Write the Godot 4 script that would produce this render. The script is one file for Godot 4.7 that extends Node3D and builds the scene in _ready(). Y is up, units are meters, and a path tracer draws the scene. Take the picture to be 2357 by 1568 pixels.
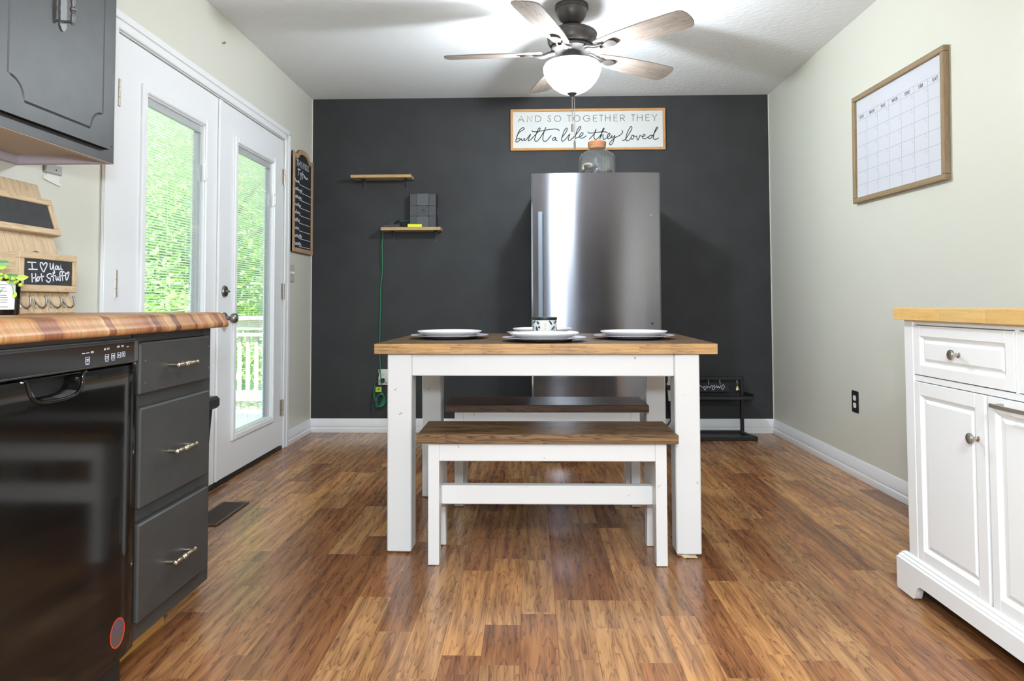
extends Node3D

# Room shell in metres: y up, back wall at z = ZB, the camera stands at x = 0, z = 0.
const XL := -1.596
const XR := 1.742
const ZB := -4.951
const ZK := 5.6
const CH := 2.44
const F := 1571.0

var M := {}
var rng := RandomNumberGenerator.new()


# ---------------------------------------------------------------- mesh builder
class Mb:
	var v := PackedVector3Array()
	var n := PackedVector3Array()
	var t := PackedVector2Array()
	var xf := Transform3D()
	var grain := 0
	var off := Vector2.ZERO

	func tri(a: Vector3, b: Vector3, c: Vector3, na: Vector3, nb: Vector3, nc: Vector3, ta := Vector2.ZERO, tb := Vector2.ZERO, tc := Vector2.ZERO) -> void:
		var g := (b - a).cross(c - a)
		var flip := g.dot(na + nb + nc) > 0.0
		v.append(xf * a)
		n.append((xf.basis * na).normalized())
		t.append(ta)
		if flip:
			v.append(xf * c)
			n.append((xf.basis * nc).normalized())
			t.append(tc)
			v.append(xf * b)
			n.append((xf.basis * nb).normalized())
			t.append(tb)
		else:
			v.append(xf * b)
			n.append((xf.basis * nb).normalized())
			t.append(tb)
			v.append(xf * c)
			n.append((xf.basis * nc).normalized())
			t.append(tc)

	func uv(p: Vector3, axis: int) -> Vector2:
		var o := off
		if axis != grain:
			var third := 3 - axis - grain
			return Vector2(p[third], p[grain]) + o
		return Vector2(p[(axis + 1) % 3], p[(axis + 2) % 3] * 0.25) + o

	func quad(a: Vector3, b: Vector3, c: Vector3, d: Vector3, nn: Vector3) -> void:
		var ax := 0
		if absf(nn.y) > absf(nn.x) and absf(nn.y) >= absf(nn.z):
			ax = 1
		elif absf(nn.z) > absf(nn.x):
			ax = 2
		tri(a, b, c, nn, nn, nn, uv(a, ax), uv(b, ax), uv(c, ax))
		tri(a, c, d, nn, nn, nn, uv(a, ax), uv(c, ax), uv(d, ax))

	func box(lo: Vector3, hi: Vector3, c := 0.0015) -> void:
		c = minf(c, minf((hi.x - lo.x), minf(hi.y - lo.y, hi.z - lo.z)) * 0.45)
		var e := [lo, hi]
		for ax in 3:
			var a := (ax + 1) % 3
			var b := (ax + 2) % 3
			for s in 2:
				var nn := Vector3.ZERO
				nn[ax] = 1.0 if s else -1.0
				var q := []
				for k in [[0, 0], [1, 0], [1, 1], [0, 1]]:
					var p := Vector3.ZERO
					p[ax] = e[s][ax]
					p[a] = hi[a] - c if k[0] else lo[a] + c
					p[b] = hi[b] - c if k[1] else lo[b] + c
					q.append(p)
				quad(q[0], q[1], q[2], q[3], nn)
		if c <= 0.0:
			return
		for ax in 3:
			var a := (ax + 1) % 3
			var b := (ax + 2) % 3
			for sa in 2:
				for sb in 2:
					var nn := Vector3.ZERO
					nn[a] = 1.0 if sa else -1.0
					nn[b] = 1.0 if sb else -1.0
					nn *= 0.7071
					var ia := c if sa == 0 else -c
					var ib := c if sb == 0 else -c
					var p1 := Vector3.ZERO
					p1[a] = e[sa][a]
					p1[b] = e[sb][b] + ib
					p1[ax] = lo[ax] + c
					var p2 := p1
					p2[ax] = hi[ax] - c
					var p3 := p2
					p3[a] = e[sa][a] + ia
					p3[b] = e[sb][b]
					var p4 := p3
					p4[ax] = lo[ax] + c
					quad(p1, p2, p3, p4, nn)
		for sx in 2:
			for sy in 2:
				for sz in 2:
					var p := Vector3(e[sx].x, e[sy].y, e[sz].z)
					var d := Vector3(-c if sx else c, -c if sy else c, -c if sz else c)
					var nn := -d.normalized()
					tri(p + Vector3(0, d.y, d.z), p + Vector3(d.x, 0, d.z), p + Vector3(d.x, d.y, 0), nn, nn, nn)

	func cb(center: Vector3, size: Vector3, c := 0.0015) -> void:
		box(center - size / 2.0, center + size / 2.0, c)

	# profile of (radius, y), bottom to top or the other way, turned round the y axis
	func lathe(p: PackedVector2Array, seg := 24, at := Vector3.ZERO, sharp := 0.75) -> void:
		var m := p.size()
		var sn := []
		for i in m - 1:
			var d := p[i + 1] - p[i]
			sn.append(Vector2(d.y, -d.x).normalized())
		# orientation: normals point away from the axis for the widest segment
		var area := 0.0
		for i in m - 1:
			area += (p[i].x + p[i + 1].x) * (p[i + 1].y - p[i].y)
		var sg := 1.0 if area > 0.0 else -1.0
		for i in m - 1:
			var n0: Vector2 = sn[i]
			var n1: Vector2 = sn[i]
			if i > 0 and sn[i].dot(sn[i - 1]) > sharp:
				n0 = (sn[i] + sn[i - 1]).normalized()
			if i < m - 2 and sn[i].dot(sn[i + 1]) > sharp:
				n1 = (sn[i] + sn[i + 1]).normalized()
			n0 *= sg
			n1 *= sg
			for k in seg:
				var a0 := TAU * k / seg
				var a1 := TAU * (k + 1) / seg
				var c0 := Vector3(cos(a0), 0, sin(a0))
				var c1 := Vector3(cos(a1), 0, sin(a1))
				var q00 := at + c0 * p[i].x + Vector3(0, p[i].y, 0)
				var q01 := at + c1 * p[i].x + Vector3(0, p[i].y, 0)
				var q10 := at + c0 * p[i + 1].x + Vector3(0, p[i + 1].y, 0)
				var q11 := at + c1 * p[i + 1].x + Vector3(0, p[i + 1].y, 0)
				var m00 := c0 * n0.x + Vector3(0, n0.y, 0)
				var m01 := c1 * n0.x + Vector3(0, n0.y, 0)
				var m10 := c0 * n1.x + Vector3(0, n1.y, 0)
				var m11 := c1 * n1.x + Vector3(0, n1.y, 0)
				var u0 := float(k) / seg
				var u1 := float(k + 1) / seg
				if p[i].x > 1e-6:
					tri(q00, q01, q11, m00, m01, m11, Vector2(u0, p[i].y), Vector2(u1, p[i].y), Vector2(u1, p[i + 1].y))
				if p[i + 1].x > 1e-6:
					tri(q00, q11, q10, m00, m11, m10, Vector2(u0, p[i].y), Vector2(u1, p[i + 1].y), Vector2(u0, p[i + 1].y))

	func tube(p: PackedVector3Array, r: float, seg := 8, r1 := -1.0) -> void:
		var m := p.size()
		if r1 < 0.0:
			r1 = r
		var rings := []
		var up := Vector3.UP
		var prev := Vector3.ZERO
		for i in m:
			var d := (p[mini(i + 1, m - 1)] - p[maxi(i - 1, 0)]).normalized()
			if i == 0:
				if absf(d.dot(up)) > 0.9:
					up = Vector3.RIGHT
				prev = d.cross(up).normalized()
			var side := (prev - d * prev.dot(d)).normalized()
			prev = side
			var o := d.cross(side)
			var rr := lerpf(r, r1, float(i) / maxf(1.0, m - 1))
			var ring := []
			for k in seg:
				var a := TAU * k / seg
				ring.append([p[i] + (side * cos(a) + o * sin(a)) * rr, side * cos(a) + o * sin(a)])
			rings.append(ring)
		for i in m - 1:
			for k in seg:
				var l := (k + 1) % seg
				var a: Array = rings[i][k]
				var b: Array = rings[i][l]
				var c: Array = rings[i + 1][l]
				var d: Array = rings[i + 1][k]
				tri(a[0], b[0], c[0], a[1], b[1], c[1])
				tri(a[0], c[0], d[0], a[1], c[1], d[1])
		for e in [0, m - 1]:
			var nn := (p[0] - p[1]).normalized() if e == 0 else (p[m - 1] - p[m - 2]).normalized()
			for k in seg:
				tri(p[e], rings[e][k][0], rings[e][(k + 1) % seg][0], nn, nn, nn)

	# closed polygon in local xy, pushed from z0 to z1
	func prism(poly: PackedVector2Array, z0: float, z1: float, smooth := 0.8) -> void:
		var ids := Geometry2D.triangulate_polygon(poly)
		for i in range(0, ids.size(), 3):
			for e in 2:
				var z := z1 if e else z0
				var nn := Vector3(0, 0, signf(z1 - z0) if e else -signf(z1 - z0))
				var a := Vector3(poly[ids[i]].x, poly[ids[i]].y, z)
				var b := Vector3(poly[ids[i + 1]].x, poly[ids[i + 1]].y, z)
				var c := Vector3(poly[ids[i + 2]].x, poly[ids[i + 2]].y, z)
				tri(a, b, c, nn, nn, nn, uv(a, 2), uv(b, 2), uv(c, 2))
		var ar := 0.0
		var m := poly.size()
		for i in m:
			ar += poly[i].cross(poly[(i + 1) % m])
		var sg := 1.0 if ar > 0.0 else -1.0
		var sn := []
		for i in m:
			var d := poly[(i + 1) % m] - poly[i]
			sn.append(Vector2(d.y, -d.x).normalized() * sg)
		var arc := 0.0
		for i in m:
			var a := poly[i]
			var b := poly[(i + 1) % m]
			var n0: Vector2 = sn[i]
			var n1: Vector2 = sn[i]
			if n0.dot(sn[(i + m - 1) % m]) > smooth:
				n0 = (n0 + sn[(i + m - 1) % m]).normalized()
			if n1.dot(sn[(i + 1) % m]) > smooth:
				n1 = (n1 + sn[(i + 1) % m]).normalized()
			var l := a.distance_to(b)
			var p0 := Vector3(a.x, a.y, z0)
			var p1 := Vector3(b.x, b.y, z0)
			var p2 := Vector3(b.x, b.y, z1)
			var p3 := Vector3(a.x, a.y, z1)
			var m0 := Vector3(n0.x, n0.y, 0)
			var m1 := Vector3(n1.x, n1.y, 0)
			var t0: Vector2
			var t1: Vector2
			var t2: Vector2
			var t3: Vector2
			if grain == 2:
				t0 = Vector2(arc, z0) + off
				t1 = Vector2(arc + l, z0) + off
				t2 = Vector2(arc + l, z1) + off
				t3 = Vector2(arc, z1) + off
			else:
				t0 = Vector2(z0, arc) + off
				t1 = Vector2(z0, arc + l) + off
				t2 = Vector2(z1, arc + l) + off
				t3 = Vector2(z1, arc) + off
			tri(p0, p1, p2, m0, m1, m1, t0, t1, t2)
			tri(p0, p2, p3, m0, m1, m0, t0, t2, t3)
			arc += l

	# a raised line in local xy: width w, from z0 to z0 + h
	func ribbon(p: PackedVector2Array, w: float, z0 := 0.0, h := 0.0006) -> void:
		var m := p.size()
		var l := []
		var r := []
		for i in m:
			var d := (p[mini(i + 1, m - 1)] - p[maxi(i - 1, 0)]).normalized()
			var e := p[i]
			if i == 0:
				e -= d * w * 0.4
			elif i == m - 1:
				e += d * w * 0.4
			var s := Vector2(-d.y, d.x) * w * 0.5
			l.append(e + s)
			r.append(e - s)
		for i in m - 1:
			var a := Vector3(l[i].x, l[i].y, z0 + h)
			var b := Vector3(r[i].x, r[i].y, z0 + h)
			var c := Vector3(r[i + 1].x, r[i + 1].y, z0 + h)
			var d := Vector3(l[i + 1].x, l[i + 1].y, z0 + h)
			var k := Vector3(0, 0, 1)
			tri(a, b, c, k, k, k)
			tri(a, c, d, k, k, k)
			var s := (a - b).normalized()
			var dz := Vector3(0, 0, -h)
			tri(a, d, d + dz, s, s, s)
			tri(a, d + dz, a + dz, s, s, s)
			tri(b, c, c + dz, -s, -s, -s)
			tri(b, c + dz, b + dz, -s, -s, -s)

	func disc(center: Vector3, r: float, nrm: Vector3, seg := 20, r2 := -1.0) -> void:
		if r2 < 0.0:
			r2 = r
		var a := nrm.cross(Vector3.UP if absf(nrm.y) < 0.9 else Vector3.RIGHT).normalized()
		var b := nrm.cross(a)
		for k in seg:
			var p := center + a * cos(TAU * k / seg) * r + b * sin(TAU * k / seg) * r2
			var q := center + a * cos(TAU * (k + 1) / seg) * r + b * sin(TAU * (k + 1) / seg) * r2
			tri(center, p, q, nrm, nrm, nrm)

	func ball(center: Vector3, r: Vector3, seg := 12, rings := 8) -> void:
		for i in rings:
			for k in seg:
				var q := []
				for e in [[0, 0], [0, 1], [1, 1], [1, 0]]:
					var th: float = PI * (i + e[0]) / rings
					var ph: float = TAU * (k + e[1]) / seg
					q.append(Vector3(sin(th) * cos(ph), cos(th), sin(th) * sin(ph)))
				var c := [center + q[0] * r, center + q[1] * r, center + q[2] * r, center + q[3] * r]
				if i < rings - 1:
					tri(c[0], c[2], c[3], q[0] / r, q[2] / r, q[3] / r)
				if i > 0:
					tri(c[0], c[1], c[2], q[0] / r, q[1] / r, q[2] / r)

	func text(s: String, size: float, at: Vector3, font: Font, depth := 0.0006, center := true) -> void:
		var tm := TextMesh.new()
		tm.text = s
		tm.font = font
		tm.font_size = 64
		tm.pixel_size = size / 64.0
		tm.depth = depth
		tm.curve_step = 2.0
		tm.horizontal_alignment = HORIZONTAL_ALIGNMENT_CENTER if center else HORIZONTAL_ALIGNMENT_LEFT
		var a := tm.get_mesh_arrays()
		if a.is_empty():
			return
		var pv: PackedVector3Array = a[Mesh.ARRAY_VERTEX]
		var pn: PackedVector3Array = a[Mesh.ARRAY_NORMAL]
		var ix = a[Mesh.ARRAY_INDEX]
		var cnt := pv.size() if ix == null else int(ix.size())
		for i in range(0, cnt, 3):
			var i0: int = i if ix == null else ix[i]
			var i1: int = i + 1 if ix == null else ix[i + 1]
			var i2: int = i + 2 if ix == null else ix[i + 2]
			tri(pv[i0] + at, pv[i1] + at, pv[i2] + at, pn[i0], pn[i1], pn[i2])

	func mesh(mat: Material) -> ArrayMesh:
		var a := []
		a.resize(Mesh.ARRAY_MAX)
		a[Mesh.ARRAY_VERTEX] = v
		a[Mesh.ARRAY_NORMAL] = n
		a[Mesh.ARRAY_TEX_UV] = t
		var am := ArrayMesh.new()
		am.add_surface_from_arrays(Mesh.PRIMITIVE_TRIANGLES, a)
		am.surface_set_material(0, mat)
		return am


# ---------------------------------------------------------------- scene helpers
func mb(grain := 0, off := Vector2.ZERO) -> Mb:
	var b := Mb.new()
	b.grain = grain
	b.off = off
	return b


func tag(o: Node, label: String, category := "", group := "", kind := "") -> Node:
	o.set_meta("label", label)
	if category:
		o.set_meta("category", category)
	if group:
		o.set_meta("group", group)
	if kind:
		o.set_meta("kind", kind)
	return o


func thing(called: String, label: String, category: String, at := Vector3.ZERO, turn := 0.0, group := "") -> Node3D:
	var o := Node3D.new()
	o.name = called
	add_child(o, true)
	o.position = at
	o.rotation.y = turn
	tag(o, label, category, group)
	return o


func part(called: String, b: Mb, mat: Material, parent: Node, label := "") -> MeshInstance3D:
	var o := MeshInstance3D.new()
	o.name = called
	o.mesh = b.mesh(mat)
	parent.add_child(o, true)
	if label:
		o.set_meta("label", label)
	return o


func solo(called: String, b: Mb, mat: Material, label: String, category: String, at := Vector3.ZERO, turn := 0.0, group := "") -> MeshInstance3D:
	var o := part(called, b, mat, self)
	o.position = at
	o.rotation.y = turn
	tag(o, label, category, group)
	return o


func struct(called: String, b: Mb, mat: Material, label: String, at := Vector3.ZERO, turn := 0.0) -> MeshInstance3D:
	var o := part(called, b, mat, self)
	o.position = at
	o.rotation.y = turn
	tag(o, label, "", "", "structure")
	return o


func copy(src: Node3D, label: String, at: Vector3) -> Node3D:
	var o := src.duplicate()
	o.name = src.name
	add_child(o, true)
	o.position = at
	o.set_meta("label", label)
	return o


func V(a: Array) -> PackedVector2Array:
	var r := PackedVector2Array()
	for i in range(0, a.size(), 2):
		r.append(Vector2(a[i], a[i + 1]))
	return r


func V3(a: Array) -> PackedVector3Array:
	var r := PackedVector3Array()
	for i in range(0, a.size(), 3):
		r.append(Vector3(a[i], a[i + 1], a[i + 2]))
	return r


func sm2(p: PackedVector2Array, k := 5) -> PackedVector2Array:
	var r := PackedVector2Array()
	var m := p.size()
	for i in m - 1:
		for j in k:
			r.append(p[i].cubic_interpolate(p[i + 1], p[maxi(i - 1, 0)], p[mini(i + 2, m - 1)], float(j) / k))
	r.append(p[m - 1])
	return r


func sm3(p: PackedVector3Array, k := 6) -> PackedVector3Array:
	var r := PackedVector3Array()
	var m := p.size()
	for i in m - 1:
		for j in k:
			r.append(p[i].cubic_interpolate(p[i + 1], p[maxi(i - 1, 0)], p[mini(i + 2, m - 1)], float(j) / k))
	r.append(p[m - 1])
	return r


func arc2(c: Vector2, rx: float, ry: float, a0: float, a1: float, k := 12) -> PackedVector2Array:
	var r := PackedVector2Array()
	for i in k + 1:
		var a := deg_to_rad(lerpf(a0, a1, float(i) / k))
		r.append(c + Vector2(cos(a) * rx, sin(a) * ry))
	return r


# ---------------------------------------------------------------- materials
func mat(c: Color, rough := 0.5, metal := 0.0, spec := 0.5) -> StandardMaterial3D:
	var m := StandardMaterial3D.new()
	m.albedo_color = c
	m.roughness = rough
	m.metallic = metal
	m.metallic_specular = spec
	return m


func noise(freq: float, seed_: int, oct := 3, kind := FastNoiseLite.TYPE_SIMPLEX_SMOOTH) -> FastNoiseLite:
	var f := FastNoiseLite.new()
	f.noise_type = kind
	f.frequency = freq
	f.seed = seed_
	f.fractal_octaves = oct
	return f


func noise_bytes(w: int, h: int, sw: int, sh: int, freq: float, seed_: int, oct := 3) -> PackedByteArray:
	var im := noise(freq, seed_, oct).get_image(sw, sh)
	im.convert(Image.FORMAT_L8)
	if sw != w or sh != h:
		im.resize(w, h, Image.INTERPOLATE_CUBIC)
	return im.get_data()


# Flat-sawn timber: u across the board, v along it. stops: colours from light to dark.
func wood_tex(seed_: int, stops: Array, w := 160, h := 768, rings := 7.0, contrast := 1.0, fibre := 0.25, ring_share := 0.6, blot := 0.6) -> ImageTexture:
	var r := RandomNumberGenerator.new()
	r.seed = seed_
	var warp := noise_bytes(w, h, w / 2, h / 12, 0.03, seed_ + 1)
	var fib := noise_bytes(w, h, w, h / 56, 0.33, seed_ + 2, 3)
	var blotch := noise_bytes(w, h, w / 3, h / 24, 0.06, seed_ + 3, 3)
	var lut := PackedByteArray()
	lut.resize(768)
	var g := Gradient.new()
	g.offsets = PackedFloat32Array([0.0])
	g.colors = PackedColorArray([stops[0]])
	for i in range(1, stops.size()):
		g.add_point(float(i) / (stops.size() - 1), stops[i])
	for i in 256:
		var c := g.sample(i / 255.0)
		lut[i * 3] = int(c.r8)
		lut[i * 3 + 1] = int(c.g8)
		lut[i * 3 + 2] = int(c.b8)
	var uc := r.randf_range(0.15, 0.85)
	var vc := r.randf_range(0.2, 0.8)
	var sl := r.randf_range(0.7, 1.6)
	var data := PackedByteArray()
	data.resize(w * h * 3)
	var i := 0
	for y in h:
		var vv := (float(y) / h - vc) * sl
		vv = vv * vv * 0.6
		for x in w:
			var uu := float(x) / w - uc
			var d := sqrt(uu * uu + vv) * rings + warp[i] * 0.0125
			var f := d - floorf(d)
			var ring := f * f * f * f
			var k := 0.05 + ring * ring_share + (fib[i] - 128) * 0.0045 * fibre + (blotch[i] - 70) * 0.0034 * blot
			var q := clampi(int(k * contrast * 255.0), 0, 255) * 3
			data[i * 3] = lut[q]
			data[i * 3 + 1] = lut[q + 1]
			data[i * 3 + 2] = lut[q + 2]
			i += 1
	var im := Image.create_from_data(w, h, false, Image.FORMAT_RGB8, data)
	return ImageTexture.create_from_image(im)


func wood_mat(tex: Texture2D, across: float, along: float, tint := Color.WHITE, rough := 0.45, spec := 0.5) -> StandardMaterial3D:
	var m := mat(tint, rough, 0.0, spec)
	m.albedo_texture = tex
	m.uv1_scale = Vector3(1.0 / across, 1.0 / along, 1.0)
	return m


# the stripes of a butcher-block laminate: u = along the counter, 1 m
func stripe_tex() -> ImageTexture:
	var w := 1024
	var h := 64
	var r := RandomNumberGenerator.new()
	r.seed = 31
	var im := Image.create_empty(w, h, false, Image.FORMAT_RGB8)
	var pal := [Color8(214, 152, 94), Color8(196, 128, 76), Color8(170, 104, 62), Color8(224, 168, 108), Color8(138, 80, 52), Color8(204, 140, 84), Color8(158, 98, 62), Color8(232, 180, 122)]
	var x := 0
	var last := -1
	while x < w:
		var wd := r.randi_range(14, 42)
		var k := r.randi_range(0, 7)
		if k == last:
			k = (k + 3) % 8
		last = k
		var c: Color = pal[k]
		var sub := 0
		while sub < wd and x + sub < w:
			var j := r.randf_range(0.80, 0.98)
			var fine := r.randi_range(1, 5)
			for q in fine:
				if sub + q < wd and x + sub + q < w:
					var dark := 0.8 if r.randf() < 0.06 else 1.0
					im.fill_rect(Rect2i(x + sub + q, 0, 1, h), Color(c.r * j * dark, c.g * j * dark, c.b * j * dark))
			sub += fine
		x += wd
	return ImageTexture.create_from_image(im)


func noise_tex(size: int, freq: float, seed_: int, a: Color, b: Color, oct := 4, kind := FastNoiseLite.TYPE_SIMPLEX_SMOOTH) -> NoiseTexture2D:
	var t := NoiseTexture2D.new()
	t.width = size
	t.height = size
	t.seamless = true
	t.noise = noise(freq, seed_, oct, kind)
	var g := Gradient.new()
	g.colors = PackedColorArray([a, b])
	t.color_ramp = g
	return t


func tri_mat(m: StandardMaterial3D, scale: float) -> StandardMaterial3D:
	m.uv1_triplanar = true
	m.uv1_world_triplanar = true
	m.uv1_scale = Vector3.ONE * scale
	return m


# the front of a framed door or drawer with a raised centre panel, in local xy, face at z = 0
func raised(b: Mb, u0: float, u1: float, y0: float, y1: float, iu0: float, iu1: float, iy0: float, iy1: float, pu0: float, pu1: float, py0: float, py1: float) -> void:
	b.box(Vector3(u0, y0, -0.02), Vector3(iu0, y1, 0), 0.0012)
	b.box(Vector3(iu1, y0, -0.02), Vector3(u1, y1, 0), 0.0012)
	b.box(Vector3(iu0, iy1, -0.02), Vector3(iu1, y1, 0), 0.0008)
	b.box(Vector3(iu0, y0, -0.02), Vector3(iu1, iy0, 0), 0.0008)
	var w := 0.009
	var d1 := -0.009
	var q := [[iu0, iu1, iy0, iy1, -0.0005], [iu0 + w, iu1 - w, iy0 + w, iy1 - w, d1], [iu0 + w + 0.004, iu1 - w - 0.004, iy0 + w + 0.004, iy1 - w - 0.004, d1], [pu0, pu1, py0, py1, -0.002]]
	for i in 3:
		var a: Array = q[i]
		var c: Array = q[i + 1]
		var s := signf(c[4] - a[4]) if i != 1 else 0.0
		var A := [Vector3(a[0], a[2], a[4]), Vector3(a[1], a[2], a[4]), Vector3(a[1], a[3], a[4]), Vector3(a[0], a[3], a[4])]
		var C := [Vector3(c[0], c[2], c[4]), Vector3(c[1], c[2], c[4]), Vector3(c[1], c[3], c[4]), Vector3(c[0], c[3], c[4])]
		for k in 4:
			var l := (k + 1) % 4
			var nn: Vector3 = (A[l] - A[k]).cross(C[k] - A[k]).normalized()
			if nn.z < 0.0:
				nn = -nn
			b.quad(A[k], A[l], C[l], C[k], nn)
	b.quad(Vector3(pu0, py0, -0.002), Vector3(pu1, py0, -0.002), Vector3(pu1, py1, -0.002), Vector3(pu0, py1, -0.002), Vector3(0, 0, 1))


func make_materials() -> void:
	M.wall = tri_mat(mat(Color(0.825, 0.815, 0.765), 0.42), 1.0)
	M.wall.normal_enabled = true
	M.wall.normal_texture = noise_tex(256, 0.06, 5, Color.BLACK, Color.WHITE)
	M.wall.normal_texture.as_normal_map = true
	M.wall.normal_texture.bump_strength = 1.0
	M.wall.normal_texture.color_ramp = null
	M.wall.normal_scale = 0.05
	M.dark_wall = tri_mat(mat(Color(1, 1, 1), 0.6, 0.0, 0.35), 0.5)
	M.dark_wall.albedo_texture = noise_tex(512, 0.012, 8, Color(0.205, 0.205, 0.209), Color(0.236, 0.236, 0.24), 5)
	M.ceil = tri_mat(mat(Color(0.90, 0.90, 0.90), 0.9), 1.4)
	M.ceil.heightmap_enabled = true
	M.ceil.heightmap_texture = noise_tex(512, 0.03, 12, Color.BLACK, Color.WHITE, 4)
	M.ceil.heightmap_scale = 0.16
	M.trim = mat(Color(0.90, 0.90, 0.90), 0.35)
	M.door = mat(Color(0.90, 0.90, 0.905), 0.35)
	M.grey_plastic = mat(Color(0.72, 0.73, 0.73), 0.5)
	M.slat = mat(Color(0.92, 0.955, 0.88), 0.5)  # white slats; the green of light through them is put into the colour
	M.slat.backlight_enabled = true
	M.slat.backlight = Color(0.62, 0.68, 0.52)
	M.pane = mat(Color(1, 1, 1, 0.03), 0.0)
	M.pane.transparency = BaseMaterial3D.TRANSPARENCY_ALPHA
	M.nickel = mat(Color(0.72, 0.70, 0.67), 0.3, 1.0)
	M.dark_nickel = mat(Color(0.60, 0.58, 0.55), 0.36, 1.0)
	M.hinge = mat(Color(0.70, 0.66, 0.61), 0.35, 0.55)
	M.brass = mat(Color(0.80, 0.72, 0.52), 0.3, 1.0)
	M.pewter = mat(Color(0.74, 0.70, 0.62), 0.32, 1.0)
	M.old_silver = mat(Color(0.47, 0.47, 0.46), 0.5, 0.85)
	M.black_cab = tri_mat(mat(Color(1, 1, 1), 0.45), 1.0)
	M.black_cab.albedo_texture = noise_tex(512, 0.02, 21, Color(0.20, 0.197, 0.194), Color(0.232, 0.228, 0.224), 5)
	M.groove = mat(Color(0.30, 0.31, 0.33), 0.2)  # lighter and bluer than the doors: edge highlight put into the colour
	M.black_gloss = mat(Color(0.05, 0.047, 0.045), 0.09)
	M.black_satin = mat(Color(0.16, 0.16, 0.165), 0.35)
	M.black = mat(Color(0.09, 0.09, 0.095), 0.5)
	M.bracket = mat(Color(0.23, 0.23, 0.24), 0.5)
	M.metal_black = mat(Color(0.12, 0.12, 0.125), 0.42)
	M.panel_grey = mat(Color(0.30, 0.30, 0.295), 0.35)
	M.panel_blue = mat(Color(0.055, 0.06, 0.08), 0.12)
	M.print = mat(Color(0.80, 0.82, 0.86), 0.5)
	M.lilac = mat(Color(0.70, 0.66, 0.69), 0.6)  # lilac light falling on a white rail, put into the colour
	M.white = mat(Color(0.93, 0.93, 0.925), 0.32)
	M.ceramic = mat(Color(0.94, 0.94, 0.935), 0.12)
	M.charger = mat(Color(0.70, 0.67, 0.70), 0.35)
	M.charger_shade = mat(Color(0.10, 0.10, 0.10), 0.6)  # near-black: the shade under the charger put into the colour
	M.ink = mat(Color(0.17, 0.18, 0.16), 0.7)
	M.ink_light = mat(Color(0.40, 0.40, 0.36), 0.7)
	M.chalk = mat(Color(0.86, 0.88, 0.92), 0.9)
	M.slate = tri_mat(mat(Color(1, 1, 1), 0.7), 3.0)
	M.slate.albedo_texture = noise_tex(256, 0.03, 41, Color(0.13, 0.13, 0.135), Color(0.19, 0.19, 0.195), 4)
	M.bronze = mat(Color(0.30, 0.285, 0.275), 0.38, 0.5)
	M.green_wire = mat(Color(0.10, 0.52, 0.36), 0.45)
	M.lime = mat(Color(0.62, 0.80, 0.16), 0.6)
	M.yellow = mat(Color(0.86, 0.88, 0.22), 0.7)
	M.red = mat(Color(0.80, 0.25, 0.18), 0.6)
	M.outlet = mat(Color(0.86, 0.85, 0.82), 0.4)
	M.switch = mat(Color(0.74, 0.72, 0.69), 0.45)
	M.slot = mat(Color(0.25, 0.22, 0.18), 0.6)
	M.cork = tri_mat(mat(Color(1, 1, 1), 0.9), 8.0)
	M.cork.albedo_texture = noise_tex(128, 0.08, 51, Color(0.52, 0.32, 0.18), Color(0.64, 0.42, 0.26), 3)
	M.steel = mat(Color(0.52, 0.525, 0.55), 0.165, 1.0)
	M.steel.anisotropy_enabled = true
	M.steel.anisotropy = -1.0
	M.fridge_side = mat(Color(0.28, 0.28, 0.29), 0.5)
	M.handle_steel = mat(Color(0.47, 0.50, 0.54), 0.5, 0.7)
	M.raw_wood = mat(Color(0.80, 0.60, 0.32), 0.7)
	M.paint = tri_mat(mat(Color(1, 1, 1), 0.4), 1.0)
	M.paint.albedo_texture = chip_tex()
	# timber
	M.floor = []
	var tints := [Color(1, 1, 1), Color(0.92, 0.90, 0.88), Color(0.78, 0.71, 0.68), Color(1.05, 1.02, 0.97), Color(0.88, 0.81, 0.78)]
	for s in 6:
		var stops := [Color8(186, 138, 91), Color8(156, 112, 74), Color8(120, 83, 56), Color8(80, 54, 39)]
		var tex := wood_tex(100 + s * 17, stops, 160, 768, [4.0, 7.0, 3.5, 6.0, 5.0, 8.0][s], 1.0, 0.10, 0.45, 0.75)
		for c in tints:
			var m := wood_mat(tex, 0.1035, 0.95, c, 0.23, 0.5)
			M.floor.append(m)
	var walnut := wood_tex(301, [Color8(150, 118, 80), Color8(122, 93, 62), Color8(84, 62, 43), Color8(44, 33, 26)], 192, 768, 9.0, 1.1, 0.3, 0.7)
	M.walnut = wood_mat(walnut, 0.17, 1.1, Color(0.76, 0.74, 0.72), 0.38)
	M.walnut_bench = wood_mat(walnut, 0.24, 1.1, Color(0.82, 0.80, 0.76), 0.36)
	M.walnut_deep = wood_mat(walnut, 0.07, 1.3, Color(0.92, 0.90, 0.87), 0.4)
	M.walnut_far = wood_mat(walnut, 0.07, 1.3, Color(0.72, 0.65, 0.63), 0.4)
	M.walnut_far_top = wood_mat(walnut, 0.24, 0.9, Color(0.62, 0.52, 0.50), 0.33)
	var stain := wood_tex(302, [Color8(200, 156, 98), Color8(178, 134, 82), Color8(132, 98, 68), Color8(96, 76, 64)], 128, 768, 2.0, 1.25, 0.6, 0.25)
	M.stain_edge = wood_mat(stain, 0.07, 0.7, Color.WHITE, 0.45)
	var pine := wood_tex(303, [Color8(236, 214, 178), Color8(226, 200, 160), Color8(206, 174, 130), Color8(176, 140, 100)], 160, 768, 4.0, 0.9, 0.5, 0.6)
	M.pine = wood_mat(pine, 0.09, 0.5, Color(0.80, 0.74, 0.64), 0.65)
	M.pine_gold = wood_mat(pine, 0.06, 0.6, Color(0.84, 0.70, 0.54), 0.6)
	M.pine_grey = wood_mat(pine, 0.05, 0.6, Color(0.63, 0.60, 0.57), 0.6)
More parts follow.
